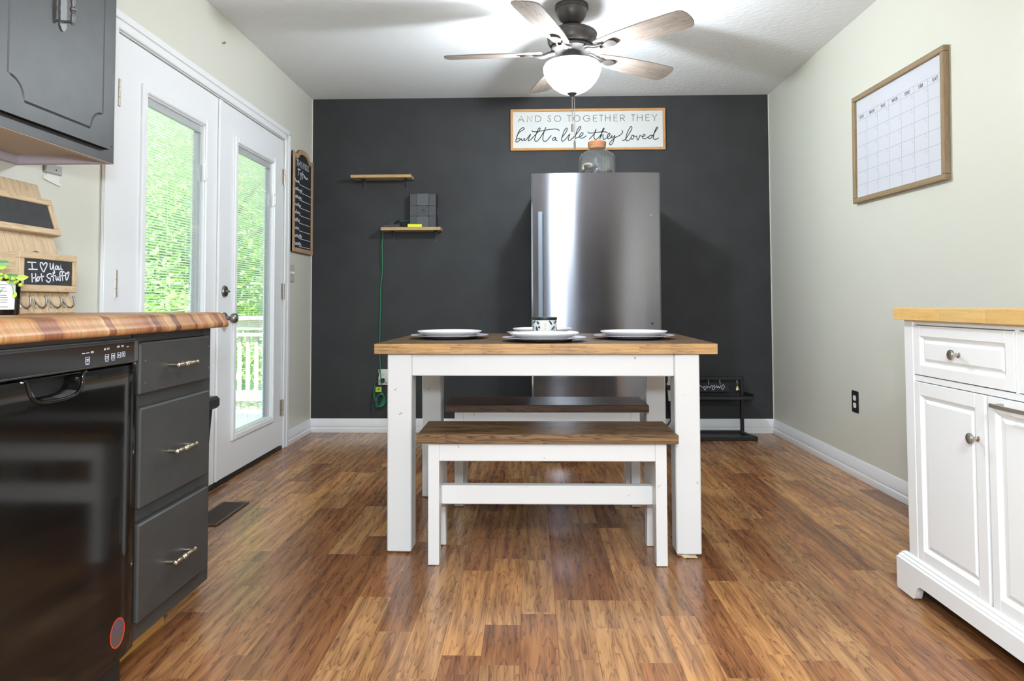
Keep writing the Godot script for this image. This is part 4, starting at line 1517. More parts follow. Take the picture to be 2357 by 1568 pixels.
func build_table() -> void:
	var t := thing("dining_table", "farmhouse dining table with a brown plank top and white square legs", "table", Vector3(0.063, 0, -2.966), -0.024)
	for i in 5:
		var z1 := 0.420 - i * 0.1692
		var b := mb(0, Vector2(rng.randf(), rng.randf() * 2.0))
		b.box(Vector3(-0.636, 0.742, z1 - 0.169), Vector3(0.636, 0.7815, z1), 0.003)
		part("top_plank", b, M.walnut, t)
	var b := mb(0, Vector2(0.01, 0.35))
	b.box(Vector3(-0.637, 0.7425, 0.4185), Vector3(0.637, 0.7805, 0.4225), 0.0015)
	part("edge_board", b, M.stain_edge, t, "lighter brown worn front edge")
	for e in [[-0.590, 0.315, 0.005], [0.482, 0.315, 0.010], [-0.590, -0.415, 0.003], [0.482, -0.415, 0.003]]:
		b = mb()
		leg(b, e[0], e[0] + 0.0915, e[1], e[1] + 0.0915, e[2], 0.7418)
		part("leg", b, M.paint, t)
	for e in [[-0.4985, 0.482, 0.372, 0.3985], [-0.4985, 0.482, -0.398, -0.372]]:
		b = mb()
		b.box(Vector3(e[0], 0.6585, e[2]), Vector3(e[1], 0.7418, e[3]), 0.003)
		part("apron", b, M.paint, t)
	for e in [[-0.57, -0.544], [0.535, 0.561]]:
		b = mb()
		b.box(Vector3(e[0], 0.6585, -0.3235), Vector3(e[1], 0.7418, 0.315), 0.003)
		part("apron", b, M.paint, t)
	# folded paper under the near right leg
	b = mb()
	var folds := [[-0.040, 0.0, -0.030, 0.012, 0.006], [-0.012, 0.003, -0.035, 0.030, 0.016], [-0.022, 0.006, -0.02, 0.000, 0.010]]
	for i in 3:
		var f: Array = folds[i]
		b.xf = Transform3D(Basis.from_euler(Vector3(0.05 * i, 0.35 * i - 0.3, [0.10, -0.04, 0.2][i])), Vector3(0.578, 0.0006, -2.552))
		b.box(Vector3(f[0], f[1], f[2]), Vector3(f[3], f[1] + 0.0018, f[4]), 0.0004)
	var w := solo("folded_paper", b, mat(Color(0.86, 0.78, 0.66), 0.8), "crumpled folded paper wedged under the near right leg of the table", "paper")
	b = mb()
	b.xf = Transform3D(Basis.from_euler(Vector3(0.1, -0.25, -0.16)), Vector3(0.552, 0.005, -2.558))
	b.box(Vector3(-0.014, 0, -0.016), Vector3(0.022, 0.0016, 0.008), 0.0004)
	part("pink_flap", b, mat(Color(0.80, 0.58, 0.54), 0.8), w)
	# benches
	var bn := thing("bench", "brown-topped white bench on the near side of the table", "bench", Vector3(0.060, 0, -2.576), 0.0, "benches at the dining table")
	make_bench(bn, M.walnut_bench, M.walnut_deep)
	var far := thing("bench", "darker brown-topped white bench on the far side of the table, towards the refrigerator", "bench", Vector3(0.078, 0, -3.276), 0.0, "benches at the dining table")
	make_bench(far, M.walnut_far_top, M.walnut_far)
	# plates on chargers
	var spots := [[0.058, -2.725, "near edge of the table, before the candle"], [-0.344, -2.945, "left side of the table"], [0.437, -2.885, "right side of the table"], [0.060, -3.205, "far side of the table, behind the candle"]]
	var cm := mb()
	cm.lathe(V([0, 0.004, 0.100, 0.0045, 0.104, 0.0, 0.108, 0.0, 0.112, 0.004, 0.135, 0.011, 0.166, 0.0135, 0.1675, 0.0145, 0.166, 0.0158, 0.135, 0.0135, 0.115, 0.0078, 0.105, 0.0068, 0, 0.0068]), 64)
	var cr := mb()
	cr.lathe(V([0.095, -0.0002, 0.1085, -0.0002, 0.1135, 0.0042, 0.105, 0.0035]), 48)  # dark ring standing in for the shade beneath the charger
	var pm := mb()
	pm.lathe(V([0, 0.0015, 0.082, 0.0012, 0.085, 0.0, 0.090, 0.0, 0.094, 0.003, 0.128, 0.0165, 0.1375, 0.0225, 0.1388, 0.0245, 0.1375, 0.0262, 0.133, 0.0258, 0.112, 0.0155, 0.098, 0.0095, 0.085, 0.0065, 0, 0.006]), 64)
	var cmesh := cm.mesh(M.charger)
	var crm := cr.mesh(M.charger_shade)
	var pmesh := pm.mesh(M.ceramic)
	for s in spots:
		var c := thing("charger_plate", "flat grey charger under the plate at the " + s[2], "charger", Vector3(s[0], 0.7818, s[1]), 0.0, "charger plates")
		for e in [["disc", cmesh], ["shade_ring", crm]]:
			var o := MeshInstance3D.new()
			o.name = e[0]
			o.mesh = e[1]
			c.add_child(o, true)
		var p := MeshInstance3D.new()
		p.name = "dinner_plate"
		p.mesh = pmesh
		add_child(p, true)
		p.position = Vector3(s[0], 0.7818 + 0.0069, s[1])
		tag(p, "round white dinner plate at the " + s[2], "plate", "dinner plates")
	# candle tin
	var ct := thing("candle", "candle tin with lemon and blue leaf print and a dark lid on the table", "candle", Vector3(0.066, 0.7818, -2.965), 0.0)
	b = mb()
	b.lathe(V([0, 0.0, 0.050, 0.0, 0.052, 0.002, 0.0525, 0.078, 0.051, 0.079]), 48)
	var tin_mat := mat(Color.WHITE, 0.35)
	tin_mat.albedo_texture = lemon_tex()
	tin_mat.uv1_scale = Vector3(3.0, 1.0 / 0.0785, 1)
	part("tin", b, tin_mat, ct)
	b = mb()
	b.lathe(V([0.0538, 0.077, 0.0545, 0.0785, 0.0545, 0.0875, 0.053, 0.089, 0, 0.0895]), 48)
	part("lid", b, M.metal_black, ct)
	b = mb()
	var N := 8
	for k in N:
		var a0 := PI / 2 + lerpf(-0.40, 0.40, float(k) / N)
		var a1 := PI / 2 + lerpf(-0.40, 0.40, float(k + 1) / N)
		var q0 := Vector3(cos(a0), 0, sin(a0))
		var q1 := Vector3(cos(a1), 0, sin(a1))
		b.tri(q0 * 0.0529 + Vector3(0, 0.006, 0), q1 * 0.0529 + Vector3(0, 0.006, 0), q1 * 0.0529 + Vector3(0, 0.068, 0), q0, q1, q1)
		b.tri(q0 * 0.0529 + Vector3(0, 0.006, 0), q1 * 0.0529 + Vector3(0, 0.068, 0), q0 * 0.0529 + Vector3(0, 0.068, 0), q0, q1, q0)
	var lab := part("paper_label", b, mat(Color(0.91, 0.91, 0.88), 0.6), ct)
	b = mb()
	for q in [[0.061, 0.014], [0.056, 0.008], [0.050, 0.010], [0.043, 0.008], [0.036, 0.006], [0.027, 0.009], [0.021, 0.026], [0.014, 0.010]]:
		b.ribbon(PackedVector2Array([Vector2(-q[1] / 2, q[0]), Vector2(q[1] / 2, q[0])]), 0.0014, 0.0530, 0.0003)
	part("lettering", b, mat(Color(0.62, 0.62, 0.60), 0.7), lab)


func lemon_tex() -> ImageTexture:
	var w := 192
	var h := 144
	var im := Image.create_empty(w, h, false, Image.FORMAT_RGB8)
	im.fill(Color8(226, 228, 220))
	# x, y, half length, half width, angle, colour
	var blue := Color8(52, 84, 124)
	var navy := Color8(58, 68, 112)
	var lem := Color8(222, 208, 128)
	var els := [[40, 30, 30, 22, 0.4, lem], [150, 104, 32, 23, 2.6, lem], [100, 20, 22, 11, 1.2, blue], [75, 78, 24, 9, -0.7, blue], [18, 72, 20, 10, 1.3, navy], [128, 62, 24, 9, 0.7, navy], [170, 40, 20, 10, -1.0, blue], [100, 120, 20, 9, 0.9, navy], [50, 125, 22, 10, -0.5, blue], [8, 120, 16, 9, 0.8, blue], [184, 84, 16, 8, 0.2, navy], [66, 52, 14, 6, 1.6, blue]]
	for y in h:
		for x in w:
			for e in els:
				for ox in [-w, 0, w]:
					var dx: float = x - e[0] + ox
					var dy: float = y - e[1]
					if absf(dx) > 34 or absf(dy) > 34:
						continue
					var c := cos(e[4])
					var s := sin(e[4])
					var a: float = (dx * c + dy * s) / e[2]
					var q: float = (-dx * s + dy * c) / e[3]
					if q * q + absf(a) * 0.4 + a * a * 0.6 < 1.0:
						im.set_pixel(x, y, e[5])
	return ImageTexture.create_from_image(im)


func make_bench(t: Node3D, top_mat: Material, edge_mat: Material) -> void:
	var b := mb(0, Vector2(rng.randf(), rng.randf()))
	b.box(Vector3(-0.463, 0.433, -0.137), Vector3(0.463, 0.4665, 0.137), 0.003)
	part("seat", b, top_mat, t)
	b = mb(0, Vector2(rng.randf(), rng.randf()))
	b.box(Vector3(-0.464, 0.4335, 0.1355), Vector3(0.464, 0.4655, 0.139), 0.0012)
	part("seat_edge", b, edge_mat, t)
	for s in [-1, 1]:
		b = mb()
		b.xf = Transform3D(Basis(Vector3.UP, PI / 2), Vector3(-0.424 if s < 0 else 0.385, 0, 0))
		b.prism(V([-0.121, 0.003, -0.081, 0.003, -0.077, 0.02, -0.062, 0.185, -0.052, 0.205, -0.030, 0.215, 0.030, 0.215, 0.052, 0.205, 0.062, 0.185, 0.077, 0.02, 0.081, 0.003, 0.121, 0.003, 0.121, 0.433, -0.121, 0.433]), 0.0, 0.039, 0.7)
		part("side_panel", b, M.paint, t)
	for z in [0.099, -0.1195]:
		b = mb()
		b.box(Vector3(-0.385, 0.368, z), Vector3(0.385, 0.433, z + 0.0205), 0.002)
		part("apron", b, M.paint, t)
	b = mb()
	b.box(Vector3(-0.385, 0.197, 0.018), Vector3(0.385, 0.265, 0.056), 0.003)
	part("stretcher", b, M.paint, t)


func build_fan() -> void:
	var t := thing("ceiling_fan", "five-blade ceiling fan with grey-brown blades and a glowing white bowl light", "ceiling fan", Vector3(0.221, CH, -3.42))
	var b := mb()
	b.lathe(V([0, 0, 0.084, 0, 0.085, -0.012, 0.083, -0.022, 0.080, -0.024, 0.079, -0.034, 0.072, -0.055, 0.060, -0.075, 0.046, -0.086, 0.044, -0.090, 0.036, -0.094, 0, -0.094]), 48)
	part("canopy", b, M.bronze, t)
	b = mb()
	b.tube(PackedVector3Array([Vector3(0, -0.09, 0), Vector3(0, -0.135, 0)]), 0.0128, 16)
	part("downrod", b, M.bronze, t)
	b = mb()
	b.lathe(V([0, -0.118, 0.030, -0.119, 0.070, -0.124, 0.110, -0.134, 0.124, -0.143, 0.1285, -0.152, 0.126, -0.156, 0.126, -0.160, 0.122, -0.190, 0.112, -0.205, 0.098, -0.212, 0.0, -0.212]), 56)
	part("motor_housing", b, M.bronze, t)
	b = mb()
	b.lathe(V([0.0, -0.212, 0.098, -0.212, 0.104, -0.218, 0.104, -0.230, 0.090, -0.240, 0.060, -0.243, 0, -0.243]), 48)
	for k in 10:
		var a := TAU * k / 10.0 + 0.2
		b.xf = Transform3D(Basis(Vector3.UP, -a), Vector3.ZERO)
		b.box(Vector3(0.100, -0.228, -0.014), Vector3(0.1055, -0.2235, 0.014), 0.001)
	b.xf = Transform3D()
	part("flywheel", b, M.bronze, t)
	b = mb()
	b.lathe(V([0, -0.24, 0.046, -0.242, 0.046, -0.262, 0.062, -0.268, 0.068, -0.274, 0.070, -0.283, 0.066, -0.290, 0, -0.290]), 40)
	part("switch_housing", b, M.bronze, t)
	# blades
	var ol := V([0.150, -0.036, 0.175, -0.044, 0.30, -0.060, 0.45, -0.0685, 0.58, -0.070])
	var blade := PackedVector2Array()
	for q in ol:
		blade.append(q)
	for q in [Vector2(0.625, -0.068), Vector2(0.641, -0.058), Vector2(0.651, -0.036), Vector2(0.655, 0.0), Vector2(0.651, 0.036), Vector2(0.641, 0.058), Vector2(0.625, 0.068)]:
		blade.append(q)
	for i in range(ol.size() - 1, -1, -1):
		blade.append(Vector2(ol[i].x, -ol[i].y))
	var bb := mb(0, Vector2(0.1, 0.2))
	bb.prism(blade, -0.003, 0.003, 0.7)
	var bm := bb.mesh(M.blade)
	var ab := mb()
	var arm := PackedVector2Array()
	for q in [Vector2(0.19, -0.010), Vector2(0.215, -0.020), Vector2(0.24, -0.026), Vector2(0.258, -0.018), Vector2(0.264, 0.0), Vector2(0.258, 0.018), Vector2(0.24, 0.026), Vector2(0.215, 0.020), Vector2(0.19, 0.010)]:
		arm.append(q)
	ab.prism(arm, -0.0125, -0.0032, 0.6)
	var am := ab.mesh(M.bronze)
	var kb := mb()
	kb.tube(sm3(V3([0.085, 0.0, 0.004, 0.115, 0.0, -0.002, 0.145, 0.0, -0.012, 0.175, 0.0, -0.010]), 5), 0.013, 10, 0.012)
	kb.tube(sm3(V3([0.086, -0.022, 0.002, 0.115, -0.028, -0.004, 0.15, -0.022, -0.012, 0.19, -0.014, -0.010]), 5), 0.006, 8, 0.005)
	kb.tube(sm3(V3([0.086, 0.022, 0.002, 0.115, 0.028, -0.004, 0.15, 0.022, -0.012, 0.19, 0.014, -0.010]), 5), 0.006, 8, 0.005)
	var km := kb.mesh(M.bronze)
	# local of these meshes: x along the blade, y across it, z up
	var up := Basis(Vector3(1, 0, 0), Vector3(0, 0, 1), Vector3(0, 1, 0))
	up = Basis(Vector3(1, 0, 0), Vector3(0, 0, -1), Vector3(0, 1, 0))
	for k in 5:
		var a := deg_to_rad([184.0, 112.0, 40.0, -32.0, -104.0][k])
		var o := MeshInstance3D.new()
		o.name = "blade"
		o.mesh = bm
		t.add_child(o, true)
		var turn := Basis(Vector3.UP, -a) * Basis(Vector3.RIGHT, deg_to_rad(-12.5))
		o.transform = Transform3D(turn * up, Vector3(0, -0.243, 0))
		var p := MeshInstance3D.new()
		p.name = "blade_iron"
		p.mesh = am
		o.add_child(p, true)
		var q := MeshInstance3D.new()
		q.name = "blade_arm"
		q.mesh = km
		o.add_child(q, true)
	# bowl and lamp
	b = mb()
	b.lathe(V([0.066, -0.288, 0.110, -0.293, 0.138, -0.304, 0.1465, -0.320, 0.1455, -0.336, 0.137, -0.362, 0.121, -0.390, 0.098, -0.416, 0.070, -0.436, 0.040, -0.4495, 0.0, -0.453]), 56)
	part("bowl", b, M.glow, t, "glowing frosted glass bowl")
	b = mb()
	b.lathe(V([0.0, -0.434, 0.031, -0.4395, 0.0325, -0.443, 0.026, -0.450, 0.015, -0.459, 0.010, -0.464, 0.009, -0.468, 0.0, -0.470]), 24)
	part("finial", b, M.bronze, t)
	for e in [[-0.001, -0.608, -0.648, 0.010], [0.012, -0.690, -0.738, -0.012]]:
		b = mb()
		var x: float = e[0]
		var zz: float = e[3]
		b.tube(sm3(V3([0, -0.464, 0, x * 0.6, -0.470, zz * 0.9, x, -0.49, zz, x, e[1], zz]), 4), 0.0017, 6)
		var pc := part("pull_chain", b, M.nickel, t)
		b = mb()
		b.lathe(V([0, e[1] + 0.010, 0.0025, e[1] + 0.008, 0.004, e[1], 0.0055, e[1] - 0.006, 0.0055, e[2] + 0.004, 0.004, e[2], 0, e[2]]), 14, Vector3(x, 0, zz))
		part("fob", b, M.dark_nickel, pc)
	for k in 4:
		var lamp := OmniLight3D.new()
		lamp.name = "bowl_lamp"
		lamp.light_energy = 0.95 if k == 3 else 0.17
		lamp.light_color = Color(0.92, 0.965, 1.0)
		lamp.light_size = 0.03
		lamp.omni_range = 12.0
		lamp.omni_attenuation = 2.0
		lamp.shadow_enabled = true
		t.add_child(lamp, true)
		var la := TAU * k / 3.0 + 0.5
		lamp.position = Vector3(cos(la) * 0.088, -0.335, sin(la) * 0.088) if k < 3 else Vector3(0, -0.375, 0)


func frame_boxes(b: Mb, hw: float, hh: float, w: float, z0: float, z1: float, bev := 0.002) -> void:
	b.box(Vector3(-hw, -hh, z0), Vector3(hw, -hh + w, z1), bev)
	b.box(Vector3(-hw, hh - w, z0), Vector3(hw, hh, z1), bev)
	b.grain = 1
	b.box(Vector3(-hw, -hh + w, z0), Vector3(-hw + w, hh - w, z1), bev)
	b.box(Vector3(hw - w, -hh + w, z0), Vector3(hw, hh - w, z1), bev)


func build_back_wall_things() -> void:
	# ---- refrigerator
	var t := thing("refrigerator", "stainless steel upright refrigerator with a long bar handle against the charcoal wall", "refrigerator", Vector3(0.402, 0, -4.1))
	var b := mb()
	b.box(Vector3(-0.385, 0.03, -0.82), Vector3(0.385, 1.700, -0.058), 0.004)
	b.box(Vector3(-0.37, 0.0, -0.80), Vector3(0.37, 0.04, -0.09), 0.002)
	part("body", b, M.fridge_side, t)
	b = mb()
	# door: gently bowed front, brushed sideways
	var ar := PackedVector2Array()
	var R := 6.0
	var N := 24
	for i in N + 1:
		var x := lerpf(-0.3795, 0.3795, float(i) / N)
		ar.append(Vector2(x, sqrt(R * R - x * x) - R))
	var y0 := 0.07
	var y1 := 1.716
	for i in N:
		var p := ar[i]
		var q := ar[i + 1]
		var n0 := Vector3(p.x / R, 0, 1)
		var n1 := Vector3(q.x / R, 0, 1)
		b.tri(Vector3(p.x, y0, p.y), Vector3(q.x, y0, q.y), Vector3(q.x, y1, q.y), n0, n1, n1, Vector2(p.x, y0), Vector2(q.x, y0), Vector2(q.x, y1))
		b.tri(Vector3(p.x, y0, p.y), Vector3(q.x, y1, q.y), Vector3(p.x, y1, p.y), n0, n1, n0, Vector2(p.x, y0), Vector2(q.x, y1), Vector2(p.x, y1))
		b.quad(Vector3(p.x, y1, p.y), Vector3(q.x, y1, q.y), Vector3(q.x, y1, -0.056), Vector3(p.x, y1, -0.056), Vector3.UP)
		b.quad(Vector3(p.x, y0, p.y), Vector3(q.x, y0, q.y), Vector3(q.x, y0, -0.056), Vector3(p.x, y0, -0.056), Vector3.DOWN)
	for s in [-1, 1]:
		var e: Vector2 = ar[0] if s < 0 else ar[N]
		var x2: float = 0.389 * s
		b.quad(Vector3(e.x, y0, e.y), Vector3(x2, y0, e.y - 0.009), Vector3(x2, y1, e.y - 0.009), Vector3(e.x, y1, e.y), Vector3(s * 0.7, 0, 0.7))
		b.quad(Vector3(x2, y0, e.y - 0.009), Vector3(x2, y0, -0.056), Vector3(x2, y1, -0.056), Vector3(x2, y1, e.y - 0.009), Vector3(s, 0, 0))
	var door := part("door", b, M.steel, t)
	b = mb()
	b.box(Vector3(-0.349, 0.64, 0.030), Vector3(-0.3205, 1.477, 0.044), 0.003)
	for y in [0.70, 1.42]:
		b.box(Vector3(-0.343, y - 0.02, -0.016), Vector3(-0.327, y + 0.02, 0.031), 0.002)
	part("bar_handle", b, M.handle_steel, door)
	for y in [1.457, 0.807]:
		b = mb()
		b.ball(Vector3(0.333, y, -0.008), Vector3(0.006, 0.006, 0.004), 10, 6)
		part("screw_plug", b, M.nickel if y > 1.0 else M.black, door)
	# ---- glass jar on top
	t = thing("terrarium_jar", "round glass jar with a cork lid and dried moss on top of the refrigerator", "jar", Vector3(0.432, 1.7165, -4.30))
	b = mb()
	b.lathe(V([0.0, 0.003, 0.110, 0.003, 0.1155, 0.010, 0.1165, 0.030, 0.1165, 0.105, 0.113, 0.130, 0.101, 0.152, 0.080, 0.166, 0.064, 0.172, 0.054, 0.178, 0.053, 0.188, 0.057, 0.194, 0.058, 0.201, 0.055, 0.203]), 56)
	part("glass", b, M.pane, t)
	b = mb()
	b.lathe(V([0, 0.190, 0.048, 0.190, 0.056, 0.205, 0.0585, 0.228, 0.057, 0.2305, 0, 0.2315]), 40)
	part("cork_lid", b, M.cork, t)
	b = mb()
	for i in 90:
		var a := rng.randf() * TAU
		var rr := sqrt(rng.randf()) * 0.095
		var x := cos(a) * rr
		if absf(x - 0.012) < 0.028 and sin(a) > -0.2:
			continue
		var top := 0.058 if x < -0.02 else 0.036
		b.ball(Vector3(x, 0.012 + rng.randf() * top, sin(a) * rr), Vector3(rng.randf_range(0.009, 0.02), rng.randf_range(0.008, 0.014), rng.randf_range(0.009, 0.02)), 8, 6)
	part("moss", b, mat(Color(0.15, 0.13, 0.11), 0.95), t)
	b = mb()
	b.tube(sm3(V3([-0.094, 0.048, 0.05, -0.088, 0.072, 0.052, -0.066, 0.082, 0.055, -0.046, 0.080, 0.055, -0.036, 0.066, 0.055]), 5), 0.0075, 8)
	b.ball(Vector3(0.100, 0.012, 0.045), Vector3(0.012, 0.009, 0.010), 8, 6)
	part("bark_chip", b, mat(Color(0.55, 0.50, 0.36), 0.9), t)
	b = mb()
	b.tube(sm3(V3([0.05, 0.03, 0.03, 0.058, 0.07, 0.035, 0.052, 0.11, 0.03, 0.02, 0.135, 0.02, -0.002, 0.148, 0.01]), 6), 0.0014, 6, 0.001)
	b.tube(sm3(V3([0.055, 0.02, 0.04, 0.07, 0.06, 0.045, 0.074, 0.10, 0.04]), 6), 0.0012, 6, 0.0008)
	for i in 22:
		var s := i / 21.0
		b.ball(Vector3(0.052 + 0.018 * sin(i * 2.1), 0.04 + 0.09 * s, 0.035 + 0.014 * cos(i * 1.7)), Vector3(0.0022, 0.008, 0.002), 6, 5)
	part("sprig", b, mat(Color(0.34, 0.38, 0.29), 0.7), t)
	# ---- sign
	t = thing("wall_sign", "long white sign in a thin wooden frame with black lettering above the refrigerator", "sign", Vector3(0.4295, 2.1915, ZB + 0.001))
	b = mb(0)
	frame_boxes(b, 0.5615, 0.152, 0.0175, 0.0, 0.026)
	part("frame", b, M.pine_gold, t)
	b = mb()
	b.box(Vector3(-0.546, -0.136, 0.002), Vector3(0.546, 0.136, 0.014), 0.001)
	part("panel", b, mat(Color(0.80, 0.80, 0.79), 0.55), t)
	b = mb()
	sign_capitals(b)
	part("lettering", b, M.ink_light, t)
	b = mb()
	sign_script(b)
	part("script_lettering", b, M.ink, t)
	# ---- shelves
	for i in 2:
		var x0: float = [-1.278, -1.060][i]
		var x1: float = [-0.842, -0.630][i]
		var y: float = [1.8335, 1.4545][i]
		t = thing("wall_shelf", ["upper small wooden wall shelf, empty, on the charcoal wall", "lower small wooden wall shelf holding the router"][i], "shelf", Vector3((x0 + x1) / 2, y, ZB), 0.0, "small wooden shelves")
		b = mb(0, Vector2(rng.randf(), rng.randf()))
		var hw := (x1 - x0) / 2
		b.box(Vector3(-hw, 0, 0.001), Vector3(hw, 0.021, 0.120), 0.0015)
		part("board", b, M.pine, t)
		for s in [-0.143, 0.168]:
			b = mb()
			b.box(Vector3(s - 0.011, -0.075, 0.001), Vector3(s + 0.011, -0.0005, 0.005), 0.001)
			b.box(Vector3(s - 0.011, -0.0045, 0.001), Vector3(s + 0.011, -0.0005, 0.095), 0.001)
			b.tube(PackedVector3Array([Vector3(s, -0.065, 0.004), Vector3(s, -0.03, 0.02), Vector3(s, -0.004, 0.075)]), 0.003, 6)
			part("bracket", b, M.bracket, t)
	# ---- router on the lower shelf
	t = thing("router", "charcoal upright router box with a woven front panel on the lower shelf", "router", Vector3(-0.764, 1.4756, -4.905))
	b = mb()
	b.box(Vector3(-0.099, 0, -0.036), Vector3(0.099, 0.247, 0.024), 0.004)
	part("case", b, M.black, t)
	b = mb()
	var xs := [-0.094, -0.042, 0.042, 0.094]
	var yy := [0.003, 0.083, 0.159, 0.245]
	for i in 3:
		for k in 3:
			if i == 1 and k != 1:
				continue
			b.box(Vector3(xs[i] + 0.0006, yy[k] + 0.0006, 0.024), Vector3(xs[i + 1] - 0.0006, yy[k + 1] - 0.0006, 0.030), 0.0012)
	part("front_tile", b, mat(Color(0.29, 0.29, 0.305), 0.75), t)
	for k in [0, 2]:
		b = mb()
		var poly := PackedVector2Array()
		for i in 9:
			var x := lerpf(xs[1], xs[2], i / 8.0)
			var bow := 0.004 * (1.0 - pow(i / 4.0 - 1.0, 2))
			poly.append(Vector2(x, (yy[k + 1] - 0.001 if k == 0 else yy[k] + 0.001) + (bow - 0.003 if k == 0 else 0.003 - bow)))
		if k == 0:
			poly.append(Vector2(xs[2], yy[0]))
			poly.append(Vector2(xs[1], yy[0]))
		else:
			poly.append(Vector2(xs[2], yy[3]))
			poly.append(Vector2(xs[1], yy[3]))
		b.prism(poly, 0.024, 0.036, 0.9)
		part("raised_tile", b, mat(Color(0.33, 0.33, 0.345), 0.7), t)
	b = mb()
	for r in 3:
		b.ribbon(arc2(Vector2(0.0, 0.121), 0.014 - r * 0.004, 0.014 - r * 0.004, -80 + r * 40, 130 + r * 60, 12), 0.0022, 0.030, 0.0006)
	part("emblem", b, M.black, t)
	b = mb()
	b.box(Vector3(0.099, 0.085, -0.005), Vector3(0.102, 0.145, 0.003), 0.001)
	part("blue_port", b, mat(Color(0.22, 0.36, 0.52), 0.5), t, "blue connector on the side")
	b = mb()
	b.box(Vector3(-0.060, 0, -0.022), Vector3(0.060, 0.025, 0.022), 0.003)
	solo("power_adapter", b, mat(Color(0.20, 0.20, 0.215), 0.5), "flat black power adapter lying at the left end of the lower shelf", "adapter", Vector3(-0.985, 1.4757, -4.872))
	b = mb()
	b.xf = Transform3D(Basis.from_euler(Vector3(0.0, 0.12, 0)), Vector3.ZERO)
	b.box(Vector3(-0.050, 0, -0.020), Vector3(0.050, 0.022, 0.020), 0.001)
	solo("sticky_notes", b, M.yellow, "bright yellow pad of sticky notes in front of the router", "sticky notes", Vector3(-0.818, 1.4757, -4.853))
	b = mb()
	b.tube(sm3(V3([-0.93, 1.488, -4.86, -0.915, 1.50, -4.88, -0.945, 1.532, -4.90, -0.965, 1.515, -4.91, -0.93, 1.495, -4.91, -0.89, 1.49, -4.915, -0.86, 1.485, -4.92]), 6), 0.0045, 8)
	b.tube(sm3(V3([-0.92, 1.482, -4.86, -0.90, 1.490, -4.87, -0.945, 1.525, -4.88, -0.97, 1.505, -4.89]), 6), 0.004, 8)
	solo("black_cable", b, M.black, "tangle of black cable between the adapter and the router on the lower shelf", "cable")
	# green cable from the router over the shelf, down the wall, to the coil
	b = mb()
	b.tube(sm3(V3([-0.862, 1.531, -4.925, -0.90, 1.532, -4.928, -0.95, 1.527, -4.93, -1.00, 1.512, -4.935, -1.07, 1.492, -4.938, -1.068, 1.46, -4.94, -1.066, 1.42, -4.944, -1.073, 1.36, -4.944, -1.070, 1.18, -4.944, -1.081, 1.05, -4.944, -1.083, 0.92, -4.944, -1.086, 0.795, -4.944, -1.087, 0.676, -4.944, -1.089, 0.613, -4.944, -1.083, 0.50, -4.938, -1.076, 0.38, -4.935, -1.075, 0.33, -4.935, -1.073, 0.29, -4.936])), 0.0032, 7)
	solo("green_cable", b, M.green_wire, "thin green cable hanging down the charcoal wall from the lower shelf", "cable")
	b = mb()
	b.tube(sm3(V3([-1.075, 1.487, -4.935, -1.083, 1.47, -4.942, -1.089, 1.307, -4.946, -1.075, 1.086, -4.946, -1.091, 0.865, -4.946, -1.093, 0.739, -4.946, -1.089, 0.519, -4.946, -1.094, 0.418, -4.945, -1.136, 0.299, -4.945, -1.151, 0.19, -4.945, -1.140, 0.14, -4.94, -1.128, 0.105, -4.932])), 0.0026, 7)
	solo("black_wall_cable", b, M.metal_black, "thin black cable hanging beside the green one down the charcoal wall", "cable")
	# left outlet, tag and coil
	t = thing("wall_outlet", "white double outlet on the charcoal wall beside the green cable, behind the table", "outlet", Vector3(-1.062, 0.398, ZB))
	outlet(t, M.outlet, M.outlet)
	b = mb()
	b.box(Vector3(-0.013, -0.038, 0.006), Vector3(0.013, -0.008, 0.032), 0.005)
	part("plug", b, M.black, t)
	b = mb()
	b.tube(sm3(V3([-1.118, 0.36, -4.93, -1.10, 0.372, -4.925, -1.06, 0.374, -4.92, -1.04, 0.362, -4.925, -1.028, 0.352, -4.93])), 0.003, 7)
	b.tube(sm3(V3([-1.115, 0.362, -4.93, -1.124, 0.315, -4.93, -1.121, 0.255, -4.93, -1.105, 0.215, -4.93])), 0.003, 7)
	var cc := Vector3(-1.08, 0.232, -4.93)
	for k in 7:
		var p := PackedVector3Array()
		var tilt := -0.35 + 0.05 * k
		for j in 25:
			var a := TAU * j / 24.0
			var e := Vector2(cos(a) * (0.020 + 0.0022 * k), sin(a) * (0.055 - 0.002 * k)).rotated(tilt)
			p.append(cc + Vector3(e.x + 0.002 * k - 0.006, e.y, 0.003 * k - 0.012 + 0.004 * sin(a * 2.0)))
		b.tube(p, 0.0026, 6)
	solo("green_cable_coil", b, M.green_wire, "bundled coil of green cable hanging below the white outlet", "cable")
	b = mb()
	b.box(Vector3(-0.022, -0.0175, -0.001), Vector3(0.022, 0.0175, 0.001), 0.0005)
	var tg := solo("cable_tag", b, M.lime, "lime green tag tied to the coil of green cable", "tag", Vector3(-1.091, 0.311, -4.926))
	b = mb()
	b.disc(Vector3(0.001, 0.001, 0.0012), 0.008, Vector3(0, 0, 1), 14)
	part("red_dot", b, M.red, tg)
	# right outlet, plugs and cord
	t = thing("wall_outlet", "white double outlet low on the charcoal wall behind the right table legs", "outlet", Vector3(1.005, 0.395, ZB))
	outlet(t, M.outlet, M.outlet)
	b = mb()
	b.lathe(V([0, 0, 0.010, 0, 0.013, 0.012, 0.013, 0.04, 0.008, 0.046, 0, 0.046]), 14, Vector3(-0.031, -0.034, 0.024))
	b.tube(sm3(V3([-0.031, -0.03, 0.024, -0.028, -0.09, 0.03, -0.014, -0.20, 0.03, -0.004, -0.27, 0.03, -0.010, -0.31, 0.04, -0.05, -0.345, 0.05, -0.13, -0.38, 0.05])), 0.0045, 8)
	solo("electric_cord", b, M.black, "black plug and cord dropping from the right white outlet", "cord", Vector3(1.005, 0.395, ZB))
